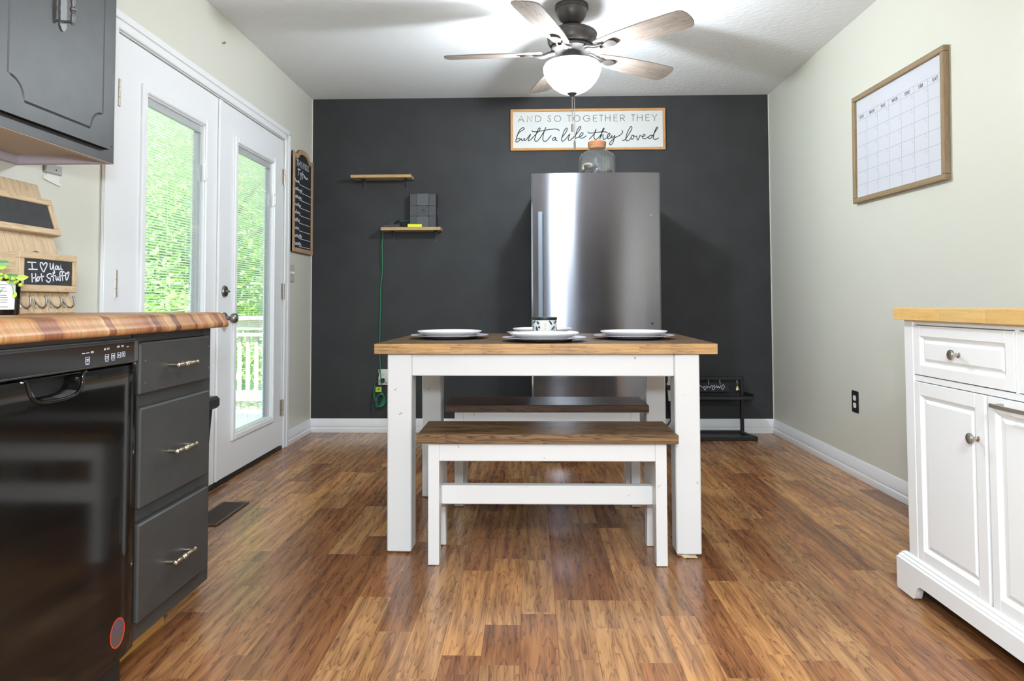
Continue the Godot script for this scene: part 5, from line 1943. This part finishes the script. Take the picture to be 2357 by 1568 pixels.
	b = mb()
	b.xf = Transform3D(Basis(Vector3.BACK, 0.05), Vector3.ZERO)
	b.box(Vector3(-0.033, -0.038, -0.02), Vector3(0.033, 0.038, 0.02), 0.004)
	solo("white_adapter", b, M.outlet, "white plug-in adapter hanging below the right outlet", "adapter", Vector3(1.016, 0.268, -4.928))
	# ---- black metal stand by the right corner
	t = thing("metal_stand", "black metal stand with a tray, chalk panel and hooks in the right corner", "stand", Vector3(1.30, 0, -4.80))
	b = mb()
	b.box(Vector3(-0.22, 0.0, 0.085), Vector3(0.235, 0.026, 0.135), 0.004)
	b.box(Vector3(-0.22, 0.0, -0.105), Vector3(0.195, 0.028, -0.075), 0.004)
	b.box(Vector3(-0.22, 0.004, -0.08), Vector3(0.20, 0.012, 0.09), 0.002)
	b.tri(Vector3(0.235, 0.001, 0.135), Vector3(0.195, 0.001, -0.10), Vector3(0.18, 0.026, -0.08), Vector3(1, 0.3, 0), Vector3(1, 0.3, 0), Vector3(1, 0.3, 0))
	b.xf = Transform3D(Basis(Vector3.UP, 0.18), Vector3(0.205, 0, 0.015))
	b.box(Vector3(-0.018, 0.0, -0.115), Vector3(0.012, 0.026, 0.105), 0.004)
	part("base_frame", b, M.metal_black, t)
	for x in [-0.20, 0.192]:
		b = mb()
		b.box(Vector3(x - 0.0115, 0.02, -0.085), Vector3(x + 0.0115, 0.412, -0.062), 0.003)
		part("post", b, M.metal_black, t)
	b = mb()
	b.box(Vector3(-0.24, 0.262, -0.10), Vector3(0.225, 0.272, 0.05), 0.002)
	b.box(Vector3(-0.24, 0.262, 0.045), Vector3(0.238, 0.284, 0.052), 0.002)
	b.xf = Transform3D(Basis(Vector3.UP, 0.12), Vector3(0.226, 0, -0.022))
	b.box(Vector3(-0.004, 0.262, -0.075), Vector3(0.004, 0.300, 0.075), 0.002)
	part("tray", b, M.metal_black, t)
	b = mb()
	b.box(Vector3(-0.205, 0.384, -0.09), Vector3(0.19, 0.408, -0.058), 0.003)
	part("top_rail", b, M.metal_black, t)
	b = mb()
	b.box(Vector3(-0.19, 0.302, -0.075), Vector3(0.10, 0.365, -0.069), 0.001)
	var cp := part("chalk_panel", b, M.slate, t)
	b = mb()
	# a chalked word standing on its head
	var st := [[0.066, 0.352, 0.070, 0.335, 0.058, 0.318, 0.050, 0.330, 0.060, 0.350, 0.068, 0.348], [0.046, 0.345, 0.036, 0.328, 0.030, 0.342, 0.024, 0.328, 0.016, 0.344, 0.008, 0.330], [0.004, 0.350, -0.004, 0.316, -0.016, 0.328, -0.006, 0.340, -0.020, 0.345, -0.030, 0.330, -0.042, 0.342, -0.05, 0.328], [-0.056, 0.344, -0.064, 0.312, -0.074, 0.330, -0.064, 0.340, -0.086, 0.334, -0.10, 0.345, -0.115, 0.335, -0.13, 0.345]]
	for s in st:
		b.ribbon(sm2(V(s), 4), 0.0035, -0.0689)
	part("lettering", b, M.chalk, cp)
	for x in [-0.043, 0.036, 0.155]:
		b = mb()
		b.tube(sm3(V3([x, 0.384, -0.060, x, 0.372, -0.056, x, 0.360, -0.050, x, 0.352, -0.056]), 4), 0.003, 6)
		part("hook", b, M.nickel, t)
	b = mb()
	b.lathe(V([0.0185, 0.0, 0.0175, 0.002, 0.013, 0.010, 0.0095, 0.020, 0.006, 0.026, 0.002, 0.028, 0.002, 0.034, 0.0, 0.035]), 20)
	solo("bell", b, M.brass, "small brass bell hanging from the right hook of the black metal stand", "bell", Vector3(1.455, 0.318, -4.852))


func outlet(t: Node3D, plate: Material, socket: Material, dark_slots := true) -> void:
	var b := mb()
	b.box(Vector3(-0.035, -0.0575, 0.0), Vector3(0.035, 0.0575, 0.0055), 0.002)
	part("plate", b, plate, t)
	for s in [-1, 1]:
		b = mb()
		var p := PackedVector2Array()
		for i in 20:
			var a := TAU * i / 20.0
			p.append(Vector2(cos(a) * 0.0168, clampf(sin(a) * 0.017, -0.0138, 0.0138) + s * 0.0195))
		b.prism(p, 0.004, 0.0068, 0.7)
		var sk := part("socket", b, socket, t)
		if dark_slots:
			b = mb()
			b.box(Vector3(-0.0075, s * 0.0195 - 0.002, 0.0066), Vector3(-0.0053, s * 0.0195 + 0.007, 0.0071), 0.0)
			b.box(Vector3(0.0053, s * 0.0195 - 0.001, 0.0066), Vector3(0.0073, s * 0.0195 + 0.006, 0.0071), 0.0)
			b.box(Vector3(-0.0022, s * 0.0195 - 0.0095, 0.0066), Vector3(0.0022, s * 0.0195 - 0.0055, 0.0071), 0.0)
			part("slot", b, M.slot, sk)


func sign_pt(x: float, y: float) -> Vector2:
	return Vector2((x - 1167.0) * 0.000549, -(y - 400.0 + 0.0078 * (x - 1167.0)) * 0.000549)


func sign_line(b: Mb, a: Array, w: float, k := 5) -> void:
	var p := PackedVector2Array()
	for i in range(0, a.size(), 2):
		p.append(sign_pt(a[i], a[i + 1]))
	b.ribbon(sm2(p, k) if k > 1 else p, w, 0.014, 0.0008)


func sign_capitals(b: Mb) -> void:
	# unit letters, y down, drawn with one even line
	var top := {"A": 218, "": 0}
	var L := [["A", 248, 325], ["N", 366, 430], ["D", 478, 550], ["S", 640, 680], ["O", 727, 813], ["T", 898, 945], ["O", 983, 1068], ["G", 1112, 1200], ["E", 1242, 1287], ["T", 1321, 1370], ["H", 1405, 1464], ["E", 1514, 1558], ["R", 1602, 1656], ["T", 1745, 1790], ["H", 1824, 1888], ["E", 1936, 1980], ["Y", 2020, 2080]]
	for l in L:
		var x0: float = l[1]
		var x1: float = l[2]
		var yt := 216.0 - 0.0078 * (x0 - 250.0)
		var h := 81.0
		var lines := []
		match l[0]:
			"A":
				lines = [[0, 1, 0.5, 0, 1, 1], [0.2, 0.66, 0.8, 0.66]]
			"N":
				lines = [[0, 1, 0, 0, 1, 1, 1, 0]]
			"D":
				lines = [[0, 0, 0, 1, 0.35, 1, 0.7, 0.92, 0.93, 0.72, 1, 0.5, 0.93, 0.28, 0.7, 0.08, 0.35, 0, 0, 0]]
			"S":
				lines = [[0.95, 0.14, 0.75, 0.02, 0.45, 0, 0.15, 0.1, 0.12, 0.28, 0.35, 0.42, 0.75, 0.56, 0.97, 0.75, 0.85, 0.93, 0.5, 1.0, 0.15, 0.93, 0.0, 0.78]]
			"O":
				lines = [[0.5, 0, 0.2, 0.09, 0.04, 0.3, 0, 0.5, 0.04, 0.7, 0.2, 0.91, 0.5, 1, 0.8, 0.91, 0.96, 0.7, 1, 0.5, 0.96, 0.3, 0.8, 0.09, 0.5, 0]]
			"G":
				lines = [[0.92, 0.2, 0.75, 0.06, 0.5, 0, 0.2, 0.09, 0.04, 0.3, 0, 0.5, 0.04, 0.7, 0.2, 0.91, 0.5, 1, 0.8, 0.92, 0.95, 0.72, 1, 0.52, 0.6, 0.52]]
			"T":
				lines = [[0, 0, 1, 0], [0.5, 0, 0.5, 1]]
			"E":
				lines = [[1, 0, 0, 0, 0, 1, 1, 1], [0, 0.48, 0.9, 0.48]]
			"H":
				lines = [[0, 0, 0, 1], [1, 0, 1, 1], [0, 0.48, 1, 0.48]]
			"R":
				lines = [[0, 1, 0, 0, 0.6, 0, 0.9, 0.1, 0.97, 0.28, 0.88, 0.46, 0.6, 0.54, 0, 0.54], [0.45, 0.54, 1, 1]]
			"Y":
				lines = [[0, 0, 0.5, 0.5, 1, 0], [0.5, 0.5, 0.5, 1]]
		for s in lines:
			var a := []
			for i in range(0, s.size(), 2):
				a.append(lerpf(x0, x1, s[i]))
				a.append(yt + h * s[i + 1])
			sign_line(b, a, 0.0046, 1)


func sign_script(b: Mb) -> void:
	var w := 0.0060
	var S := [
		[222, 520, 236, 470, 275, 425, 315, 400, 328, 383, 312, 374, 285, 385, 255, 425, 230, 490, 215, 548, 222, 566, 248, 556, 270, 530, 258, 515, 238, 524],
		[262, 540, 290, 522, 292, 542, 304, 547, 322, 530, 332, 512, 328, 538, 345, 544, 378, 500, 412, 458, 388, 512, 378, 540, 390, 549, 420, 525, 480, 462, 528, 410, 537, 382, 522, 380, 495, 430, 472, 500, 464, 535, 474, 554, 498, 552, 540, 505, 585, 430, 613, 372],
		[613, 372, 590, 430, 574, 500, 574, 535, 590, 556, 620, 550, 655, 515, 682, 480],
		[430, 412, 440, 426, 490, 427, 570, 414, 660, 398, 735, 392, 775, 400, 790, 414],
		[745, 512, 728, 503, 708, 516, 700, 534, 710, 546, 730, 534, 746, 510, 742, 536, 750, 546, 763, 547],
		[825, 505, 860, 465, 890, 415, 896, 384, 880, 384, 855, 420, 830, 490, 820, 530, 828, 554, 852, 548, 885, 515, 930, 458, 912, 515, 912, 540, 928, 546, 965, 515, 1010, 470, 1060, 405, 1077, 368, 1062, 360, 1032, 400, 1006, 480, 996, 540, 990, 585],
		[998, 520, 1035, 505, 1080, 488, 1106, 458, 1096, 440, 1074, 456, 1060, 488, 1074, 514, 1105, 512, 1147, 484],
		[1188, 528, 1225, 490, 1265, 440, 1277, 396, 1255, 460, 1250, 505, 1262, 530, 1290, 524, 1325, 490, 1365, 425, 1386, 388, 1374, 386, 1352, 440, 1334, 500, 1326, 528],
		[1170, 432, 1182, 446, 1225, 447, 1300, 436, 1370, 430, 1410, 434, 1428, 444],
		[1330, 512, 1352, 475, 1370, 472, 1368, 505, 1378, 532, 1410, 518, 1445, 490, 1462, 462, 1448, 450, 1430, 476, 1424, 508, 1442, 526, 1468, 510, 1488, 478, 1480, 504, 1494, 512, 1526, 480, 1516, 520, 1502, 566, 1480, 600, 1460, 606, 1454, 586, 1480, 552, 1530, 508, 1590, 478, 1628, 440, 1622, 414],
		[1624, 540, 1640, 548, 1668, 524, 1710, 464, 1748, 396, 1750, 366, 1734, 362, 1706, 408, 1680, 470, 1670, 524, 1682, 552, 1712, 542, 1738, 512],
		[1775, 482, 1755, 478, 1740, 500, 1740, 522, 1756, 530, 1774, 508, 1772, 484, 1792, 494, 1812, 488, 1816, 518, 1826, 542, 1846, 508, 1856, 482, 1874, 490, 1898, 496, 1922, 480, 1920, 464, 1904, 468, 1890, 496, 1898, 522, 1926, 522, 1965, 498],
		[2015, 482, 1992, 478, 1972, 504, 1976, 524, 1998, 518, 2032, 470, 2072, 408, 2092, 374, 2076, 374, 2050, 430, 2032, 498, 2040, 528, 2066, 532, 2102, 514]]
	for s in S:
		sign_line(b, s, w, 5)


func chalk_pt(x: float, y: float) -> Vector2:
	var s := (x - 500.0) / 950.0
	var top := 195.0 + 90.0 * s
	var bot := 735.0 + 30.0 * s
	return Vector2(lerpf(-0.0935, 0.0935, s), lerpf(0.150, 0.079, (y - top) / (bot - top)))


func build_counter_things() -> void:
	# ---- leaning organiser with two chalkboards and four hooks
	var t := thing("wooden_organizer", "leaning wooden organizer with two small chalkboards and four metal hooks on the counter", "organizer", Vector3(-1.335, 0.9078, -1.866), PI / 2)
	var lean := Basis(Vector3.RIGHT, -0.31)
	for i in 8:
		var b := mb(1, Vector2(rng.randf(), rng.randf()))
		b.xf = Transform3D(lean, Vector3.ZERO)
		b.box(Vector3(-0.114 + i * 0.0285, 0.001, -0.013), Vector3(-0.1145 + (i + 1) * 0.0285, 0.40, -0.001), 0.0022)
		part("back_plank", b, M.pine_pale, t)
	var b := mb(0, Vector2(0.3, 0.1))
	b.xf = Transform3D(Basis(), Vector3(0, 0.1135, 0))
	frame_boxes(b, 0.1145, 0.0535, 0.0185, -0.012, 0.001)
	var fr := part("lower_frame", b, M.pine_pale, t)
	b = mb()
	b.box(Vector3(-0.098, 0.076, -0.010), Vector3(0.098, 0.152, -0.003), 0)
	part("chalkboard", b, M.slate, fr)
	b = mb()
	var S := [[560, 290, 715, 296], [640, 293, 652, 430], [583, 432, 745, 436],
		[862, 352, 848, 315, 822, 296, 802, 308, 806, 370, 838, 440, 874, 486, 902, 420, 934, 345, 926, 308, 900, 304, 862, 352],
		[995, 320, 998, 390, 1016, 432, 1044, 408, 1060, 318, 1070, 420, 1092, 496, 1076, 516, 1060, 488],
		[1128, 358, 1104, 392, 1108, 434, 1134, 432, 1146, 384, 1128, 358], [1164, 372, 1166, 430, 1190, 440, 1212, 400, 1214, 346, 1222, 420, 1256, 446],
		[645, 520, 655, 686], [715, 522, 726, 682], [650, 610, 722, 600],
		[762, 578, 742, 625, 754, 670, 782, 652, 786, 598, 762, 578], [824, 524, 846, 672], [794, 592, 872, 574],
		[1026, 532, 990, 520, 950, 540, 938, 570, 962, 602, 1004, 622, 1002, 668, 966, 692, 926, 652],
		[1060, 500, 1070, 668], [1020, 578, 1112, 558], [1120, 582, 1126, 640, 1148, 646, 1164, 584, 1170, 630, 1188, 656],
		[1242, 484, 1220, 474, 1202, 510, 1206, 590, 1216, 656], [1188, 574, 1246, 560], [1292, 492, 1268, 480, 1252, 520, 1256, 590, 1266, 652], [1238, 572, 1302, 558],
		[1352, 540, 1340, 514, 1322, 516, 1322, 560, 1346, 652, 1384, 575, 1396, 505, 1376, 490, 1352, 540]]
	for s in S:
		var p := PackedVector2Array()
		for i in range(0, s.size(), 2):
			p.append(chalk_pt(s[i], s[i + 1]))
		b.ribbon(sm2(p, 4), 0.0032, -0.0029, 0.0004)
	part("chalk_writing", b, M.chalk, fr)
	# pocket sides and floor behind the lower frame
	for s in [-1, 1]:
		b = mb(0, Vector2(0.5, 0.2))
		b.xf = Transform3D(Basis(Vector3.UP, PI / 2), Vector3(-0.1135 if s < 0 else 0.1055, 0, 0))
		# local x of this polygon points to -z of the organiser
		b.prism(V([0.011, 0.062, 0.020, 0.062, 0.053, 0.166, 0.011, 0.166]), 0.0, 0.008, 0.9)
		part("pocket_side", b, M.pine_pale, t)
	b = mb(0)
	b.box(Vector3(-0.106, 0.062, -0.022), Vector3(0.106, 0.068, -0.011), 0.0005)
	part("pocket_floor", b, M.pine_pale, t)
	b = mb(0, Vector2(0.1, 0.6))
	b.xf = Transform3D(lean, Vector3.ZERO) * Transform3D(Basis(), Vector3(-0.006, 0.290, 0.010))
	frame_boxes(b, 0.128, 0.056, 0.0185, -0.0105, 0.010)
	var fu := part("upper_frame", b, M.pine_pale, t)
	b = mb()
	b.xf = Transform3D(lean, Vector3.ZERO) * Transform3D(Basis(), Vector3(-0.006, 0.290, 0.010))
	b.box(Vector3(-0.111, -0.039, -0.008), Vector3(0.111, 0.039, 0.004), 0)
	part("chalkboard", b, M.slate, fu)
	for u in [-0.102, -0.043, 0.016, 0.070]:
		b = mb()
		b.xf = Transform3D(lean, Vector3.ZERO)
		b.box(Vector3(u - 0.004, 0.016, 0.0), Vector3(u + 0.004, 0.044, 0.0025), 0.001)
		b.tube(sm3(V3([u, 0.040, 0.003, u, 0.028, 0.006, u, 0.016, 0.011, u, 0.011, 0.019, u, 0.016, 0.028, u, 0.028, 0.033, u, 0.036, 0.034]), 5), 0.0024, 8)
		b.ball(Vector3(u, 0.038, 0.034), Vector3.ONE * 0.0034, 8, 6)
		part("hook", b, M.dark_nickel, t)
	b = mb()
	var ring := PackedVector3Array()
	for i in 17:
		var a := lerpf(0.1, PI - 0.1, i / 16.0)
		ring.append(Vector3(cos(a) * 0.026 - 0.030, sin(a) * 0.026, 0))
	b.tube(ring, 0.0032, 8)
	solo("black_hoop", b, M.black, "black curved loop standing behind the top edge of the written chalkboard", "hoop", Vector3(-1.354, 1.0505, -1.866), PI / 2)
	# ---- potted sprig
	t = thing("potted_plant", "black jar with a white label holding an artificial berry sprig at the picture's left edge", "plant", Vector3(-1.304, 0.9078, -1.655))
	b = mb()
	b.lathe(V([0, 0, 0.0345, 0, 0.0365, 0.003, 0.0395, 0.088, 0.039, 0.090, 0.036, 0.088, 0.034, 0.06, 0, 0.06]), 40)
	part("jar", b, M.black_gloss, t)
	b = mb()
	for k in 10:
		var a0 := lerpf(0.15, 1.5, k / 10.0)
		var a1 := lerpf(0.15, 1.5, (k + 1) / 10.0)
		var r0 := 0.0373
		var r1 := 0.0399
		var q0 := Vector3(cos(a0), 0, sin(a0))
		var q1 := Vector3(cos(a1), 0, sin(a1))
		b.tri(q0 * r0 + Vector3(0, 0.013, 0), q1 * r0 + Vector3(0, 0.013, 0), q1 * r1 + Vector3(0, 0.082, 0), q0, q1, q1)
		b.tri(q0 * r0 + Vector3(0, 0.013, 0), q1 * r1 + Vector3(0, 0.082, 0), q0 * r1 + Vector3(0, 0.082, 0), q0, q1, q0)
	var lab := part("paper_label", b, mat(Color(0.86, 0.85, 0.85), 0.5), t)
	b = mb()
	b.xf = Transform3D(Basis(Vector3.UP, PI / 2 - 0.85), Vector3(0.0, 0, 0.0))
	for q in [[0.074, 0.016], [0.066, 0.010], [0.058, 0.016], [0.048, 0.014], [0.043, 0.018], [0.037, 0.020], [0.031, 0.016], [0.020, 0.020]]:
		b.ribbon(PackedVector2Array([Vector2(-q[1] / 2, q[0]), Vector2(q[1] / 2, q[0])]), 0.0012, 0.0386 + q[0] * 0.022, 0.0003)
	part("lettering", b, mat(Color(0.42, 0.40, 0.42), 0.7), lab)
	b = mb()
	var stems := [[0, 0.055, 0, 0.015, 0.085, 0.02, 0.045, 0.093, 0.025, 0.068, 0.092, 0.022], [0, 0.055, 0, 0.03, 0.09, 0.024, 0.048, 0.075, 0.03, 0.053, 0.050, 0.03], [0, 0.055, 0, 0.005, 0.10, 0.015, 0.015, 0.13, 0.02], [0, 0.055, 0, -0.02, 0.10, 0.02, -0.04, 0.11, 0.03]]
	for s in stems:
		b.tube(sm3(V3(s), 5), 0.0016, 6, 0.001)
	part("stem", b, M.plant_leaf, t)
	var leaves := [[0.010, 0.070, 0.030, 0.030, 0.35, -0.4, 0], [0.056, 0.093, 0.026, 0.0115, 1.7, 0.2, 0], [0.068, 0.091, 0.022, 0.013, 1.45, 0.0, 1], [0.040, 0.096, 0.024, 0.010, 1.3, 0.3, 0], [0.020, 0.127, 0.020, 0.013, 1.5, 0.1, 0], [0.016, 0.116, 0.022, 0.010, 1.5, -0.2, 1], [0.054, 0.050, 0.028, 0.009, 0.1, -0.2, 1], [-0.02, 0.115, 0.02, 0.022, -0.8, 0.2, 0], [-0.04, 0.12, 0.03, 0.022, -1.2, 0.1, 1], [-0.03, 0.08, 0.035, 0.026, -0.3, -0.3, 0]]
	for l in leaves:
		b = mb()
		b.xf = Transform3D(Basis.from_euler(Vector3(l[5], 0.5, -l[4])), Vector3(l[0], l[1], l[2]))
		var n := 6
		var Ls: float = l[3]
		for k in n:
			for s in [-1, 1]:
				var y0 := (k / float(n) * 2.0 - 1.0) * Ls
				var y1 := ((k + 1) / float(n) * 2.0 - 1.0) * Ls
				var w0 := Ls * 0.55 * pow(maxf(0.0, 1.0 - pow(absf(y0 / Ls + 0.15), 2.2)), 0.8) if k > 0 else 0.0
				var w1 := Ls * 0.55 * pow(maxf(0.0, 1.0 - pow(absf(y1 / Ls + 0.15), 2.2)), 0.8) if k < n - 1 else 0.0
				var c0 := -y0 * y0 * 6.0
				var c1 := -y1 * y1 * 6.0
				var nn := Vector3(-s * 0.3, 0, 1)
				var p0 := Vector3(0, y0, c0)
				var p1 := Vector3(0, y1, c1)
				var e0 := Vector3(s * w0, y0, c0 + w0 * 0.3)
				var e1 := Vector3(s * w1, y1, c1 + w1 * 0.3)
				b.tri(p0, e0, e1, nn, nn, nn)
				b.tri(p0, e1, p1, nn, nn, nn)
		part("leaf", b, M.plant_lime if l[6] else M.plant_leaf, t)
	for i in 16:
		b = mb()
		var s := i / 15.0
		b.ball(Vector3(0.018 + 0.044 * s + 0.003 * sin(i * 2.3), 0.092 - 0.012 * s + 0.007 * cos(i * 1.9), 0.026 + 0.008 * sin(i * 1.1)), Vector3.ONE * (0.0040 + 0.0012 * sin(i * 3.0)), 10, 8)
		part("berry", b, M.plant_lime, t)


func build_side_wall_things() -> void:
	# ---- calendar on the right wall
	var t := thing("wall_calendar", "framed white dry-erase month calendar on the right wall above the cart", "calendar", Vector3(XR - 0.001, 1.7235, -3.2385), -PI / 2)
	t.rotation.z = -0.019
	var b := mb(0)
	frame_boxes(b, 0.401, 0.2805, 0.026, 0.0, 0.026, 0.0025)
	part("frame", b, M.pine_grey, t)
	b = mb()
	b.box(Vector3(-0.380, -0.259, 0.001), Vector3(0.380, 0.259, 0.012), 0)
	part("board", b, mat(Color(0.80, 0.80, 0.825), 0.35), t)
	b = mb()
	var W := 0.375
	var hy := 0.2545
	var H := hy * 2.0
	var yh := hy - H * 0.150
	var yb := hy - H * 0.210
	var rowh := (yb + hy) / 6.0
	var colw := 2.0 * W / 7.0
	var lw := 0.0016
	b.ribbon(V([-W, yh, W, yh]), lw, 0.012, 0.0003)
	for r in 6:
		b.ribbon(V([-W, yb - r * rowh, W, yb - r * rowh]), lw, 0.012, 0.0003)
	for c in range(1, 7):
		b.ribbon(V([-W + c * colw, yh, -W + c * colw, -hy]), lw, 0.012, 0.0003)
		for r in 6:
			var x := -W + c * colw
			var y := yb - r * rowh
			b.ribbon(PackedVector2Array([Vector2(x - 0.020, y), Vector2(x - 0.020, y - 0.017), Vector2(x, y - 0.017)]), 0.0013, 0.012, 0.0003)
	part("grid_line", b, mat(Color(0.62, 0.62, 0.63), 0.6), t)
	b = mb()
	var serif := SystemFont.new()
	serif.font_names = PackedStringArray(["Droid Serif"])
	serif.font_weight = 700
	var days := ["SUN", "MON", "TUE", "WED", "THU", "FRI", "SAT"]
	for i in 7:
		b.text(days[i], 0.021, Vector3(-W + (i + 0.5) * colw, (yh + yb) / 2, 0.0123), serif)
	part("lettering", b, mat(Color(0.30, 0.29, 0.30), 0.6), t)
	# ---- black outlet on the right wall
	t = thing("wall_outlet", "black outlet plate with two pale sockets low on the right wall", "outlet", Vector3(XR - 0.0005, 0.399, -3.716), -PI / 2)
	outlet(t, M.black, M.outlet, false)
	# ---- switch by the doors
	t = thing("light_switch", "pale double light switch between the door casing and the corner, below the list board", "switch", Vector3(XL + 0.0005, 1.137, -4.520), PI / 2)
	b = mb()
	b.box(Vector3(-0.057, -0.058, 0), Vector3(0.057, 0.058, 0.006), 0.002)
	part("plate", b, M.switch, t)
	for u in [-0.023, 0.023]:
		b = mb()
		b.xf = Transform3D(Basis(Vector3.RIGHT, -0.35), Vector3(u, 0, 0.005))
		b.box(Vector3(-0.0045, -0.007, 0), Vector3(0.0045, 0.007, 0.014), 0.001)
		part("toggle", b, M.outlet, t)
	# ---- list chalkboard with a shaped top
	t = thing("list_board", "tall narrow chalkboard list in a shaped wooden frame between the doors and the corner", "chalkboard", Vector3(XL + 0.0005, 0, -4.718), PI / 2)
	var hw := 0.207
	var yo := 1.283
	var outer := V([-hw, yo, hw, yo, hw, 1.962])
	var arcs := [Vector2(0.150, 1.955), Vector2(0.125, 1.958), Vector2(0.110, 1.968), Vector2(0.095, 1.984), Vector2(0.060, 1.998), Vector2(0.0, 2.004), Vector2(-0.060, 1.998), Vector2(-0.095, 1.984), Vector2(-0.110, 1.968), Vector2(-0.125, 1.958), Vector2(-0.150, 1.955)]
	var topl := PackedVector2Array([Vector2(hw, 1.962)])
	for q in arcs:
		topl.append(q)
	topl.append(Vector2(-hw, 1.962))
	for q in range(1, topl.size()):
		outer.append(topl[q])
	b = mb()
	b.prism(outer, 0.001, 0.012, 0.7)
	part("board", b, M.slate, t)
	b = mb(1, Vector2(0.2, 0.4))
	b.box(Vector3(-hw, yo, 0), Vector3(-hw + 0.03, 1.93, 0.020), 0.002)
	b.box(Vector3(hw - 0.03, yo, 0), Vector3(hw, 1.93, 0.020), 0.002)
	b.grain = 0
	b.box(Vector3(-hw + 0.03, yo, 0), Vector3(hw - 0.03, yo + 0.03, 0.020), 0.002)
	var tp := PackedVector2Array()
	for q in topl:
		tp.append(q)
	for i in range(topl.size() - 1, -1, -1):
		var q := topl[i]
		tp.append(Vector2(clampf(q.x, -hw + 0.0, hw - 0.0) * 0.985, q.y - 0.032))
	b.prism(tp, 0.0, 0.020, 0.7)
	part("frame", b, M.pine_pink, t)
	b = mb()
	var lw2 := 0.006
	# THINGS in slab capitals, then a line of script
	var cap := 0.040
	var y0 := 1.878
	var word := {"T": [[0, 1, 1, 1], [0.5, 1, 0.5, 0]], "H": [[0, 0, 0, 1], [1, 0, 1, 1], [0, 0.5, 1, 0.5]], "I": [[0.5, 0, 0.5, 1]], "N": [[0, 0, 0, 1, 1, 0, 1, 1]], "G": [[1, 0.85, 0.7, 1, 0.2, 0.95, 0, 0.5, 0.2, 0.05, 0.7, 0, 1, 0.2, 1, 0.5, 0.6, 0.5]], "S": [[1, 0.85, 0.6, 1, 0.1, 0.85, 0.15, 0.6, 0.85, 0.42, 0.95, 0.15, 0.5, 0, 0, 0.12]]}
	var x := -0.135
	for ch in "THINGS":
		for l in word[ch]:
			var p := PackedVector2Array()
			for i in range(0, l.size(), 2):
				p.append(Vector2(x + l[i] * 0.030, y0 + l[i + 1] * cap))
			b.ribbon(p, lw2, 0.012)
		x += 0.045
	b.ribbon(sm2(V([-0.11, 1.855, -0.05, 1.86]), 2), lw2, 0.012)
	b.ribbon(sm2(V([-0.085, 1.862, -0.095, 1.815]), 2), lw2, 0.012)
	b.ribbon(sm2(V([-0.06, 1.84, -0.05, 1.825, -0.035, 1.842, -0.045, 1.80, -0.055, 1.795]), 4), lw2, 0.012)
	b.ribbon(sm2(V([-0.005, 1.856, -0.015, 1.80]), 2), lw2, 0.012)
	b.ribbon(sm2(V([-0.02, 1.838, 0.02, 1.835, 0.015, 1.815, 0.035, 1.835, 0.045, 1.815, 0.06, 1.83, 0.075, 1.815, 0.09, 1.828, 0.11, 1.82]), 4), lw2, 0.012)
	for i in 9:
		var y := 1.755 - i * 0.0535
		b.ribbon(V([-0.07, y, 0.165, y]), 0.0035, 0.012)
		var r := RandomNumberGenerator.new()
		r.seed = 500 + i
		var p := PackedVector2Array()
		var n := 9 + (i * 5) % 6
		for k in n:
			p.append(Vector2(-0.165 + k * 0.0115, y + 0.008 + (0.018 if k % 2 else -0.002) * r.randf_range(0.5, 1.3)))
		b.ribbon(sm2(p, 4), 0.0045, 0.012)
	part("chalk_writing", b, M.chalk, t)
	# ---- floor register
	t = thing("floor_vent", "brown metal floor register beside the doors and the base cabinet", "floor vent", Vector3(-1.38, 0.0002, -3.035))
	b = mb()
	b.box(Vector3(-0.064, 0, -0.168), Vector3(-0.050, 0.006, 0.168), 0.002)
	b.box(Vector3(0.050, 0, -0.168), Vector3(0.064, 0.006, 0.168), 0.002)
	b.box(Vector3(-0.05, 0, -0.168), Vector3(0.05, 0.006, -0.152), 0.002)
	b.box(Vector3(-0.05, 0, 0.152), Vector3(0.05, 0.006, 0.168), 0.002)
	b.box(Vector3(-0.05, 0.0, -0.152), Vector3(0.05, 0.001, 0.152), 0)
	part("frame", b, mat(Color(0.30, 0.25, 0.22), 0.4, 0.3), t)
	b = mb()
	for i in 38:
		var z := -0.148 + i * 0.008
		b.box(Vector3(-0.05, 0.001, z), Vector3(0.05, 0.0045, z + 0.0042), 0.0006)
	part("louver", b, mat(Color(0.24, 0.19, 0.16), 0.5, 0.2), t).set_meta("kind", "stuff")
	# ---- small bracket left on the wall under the cabinet
	t = thing("wall_bracket", "small grey bracket with torn white paint on the wall under the wall cabinet", "bracket", Vector3(XL + 0.0005, 1.373, -2.228), PI / 2)
	b = mb()
	b.box(Vector3(-0.040, -0.004, 0), Vector3(0.040, 0.028, 0.010), 0.003)
	part("plate", b, mat(Color(0.66, 0.66, 0.65), 0.5), t)
	b = mb()
	b.ball(Vector3(0.008, 0.010, 0.010), Vector3(0.0035, 0.0035, 0.002), 8, 5)
	part("screw", b, M.panel_grey, t)
	b = mb()
	b.prism(V([-0.026, -0.022, 0.034, -0.026, 0.036, -0.004, -0.024, -0.004]), 0, 0.002, 0.7)
	b.prism(V([-0.040, -0.026, 0.0, -0.034, 0.040, -0.040, 0.040, -0.030, 0.02, -0.024, -0.01, -0.016, -0.040, -0.012]), 0, 0.004, 0.7)
	part("torn_paint", b, mat(Color(0.88, 0.87, 0.84), 0.7), t)
	# ---- nail above the doors
	b = mb()
	b.tube(PackedVector3Array([Vector3(0, 0, 0), Vector3(0, 0.003, 0.014)]), 0.003, 8)
	b.ball(Vector3(0, 0.004, 0.014), Vector3(0.006, 0.008, 0.003), 8, 5)
	solo("nail", b, M.dark_nickel, "small nail in the left wall above the near glazed door", "nail", Vector3(XL + 0.0005, 2.292, -3.475), PI / 2)
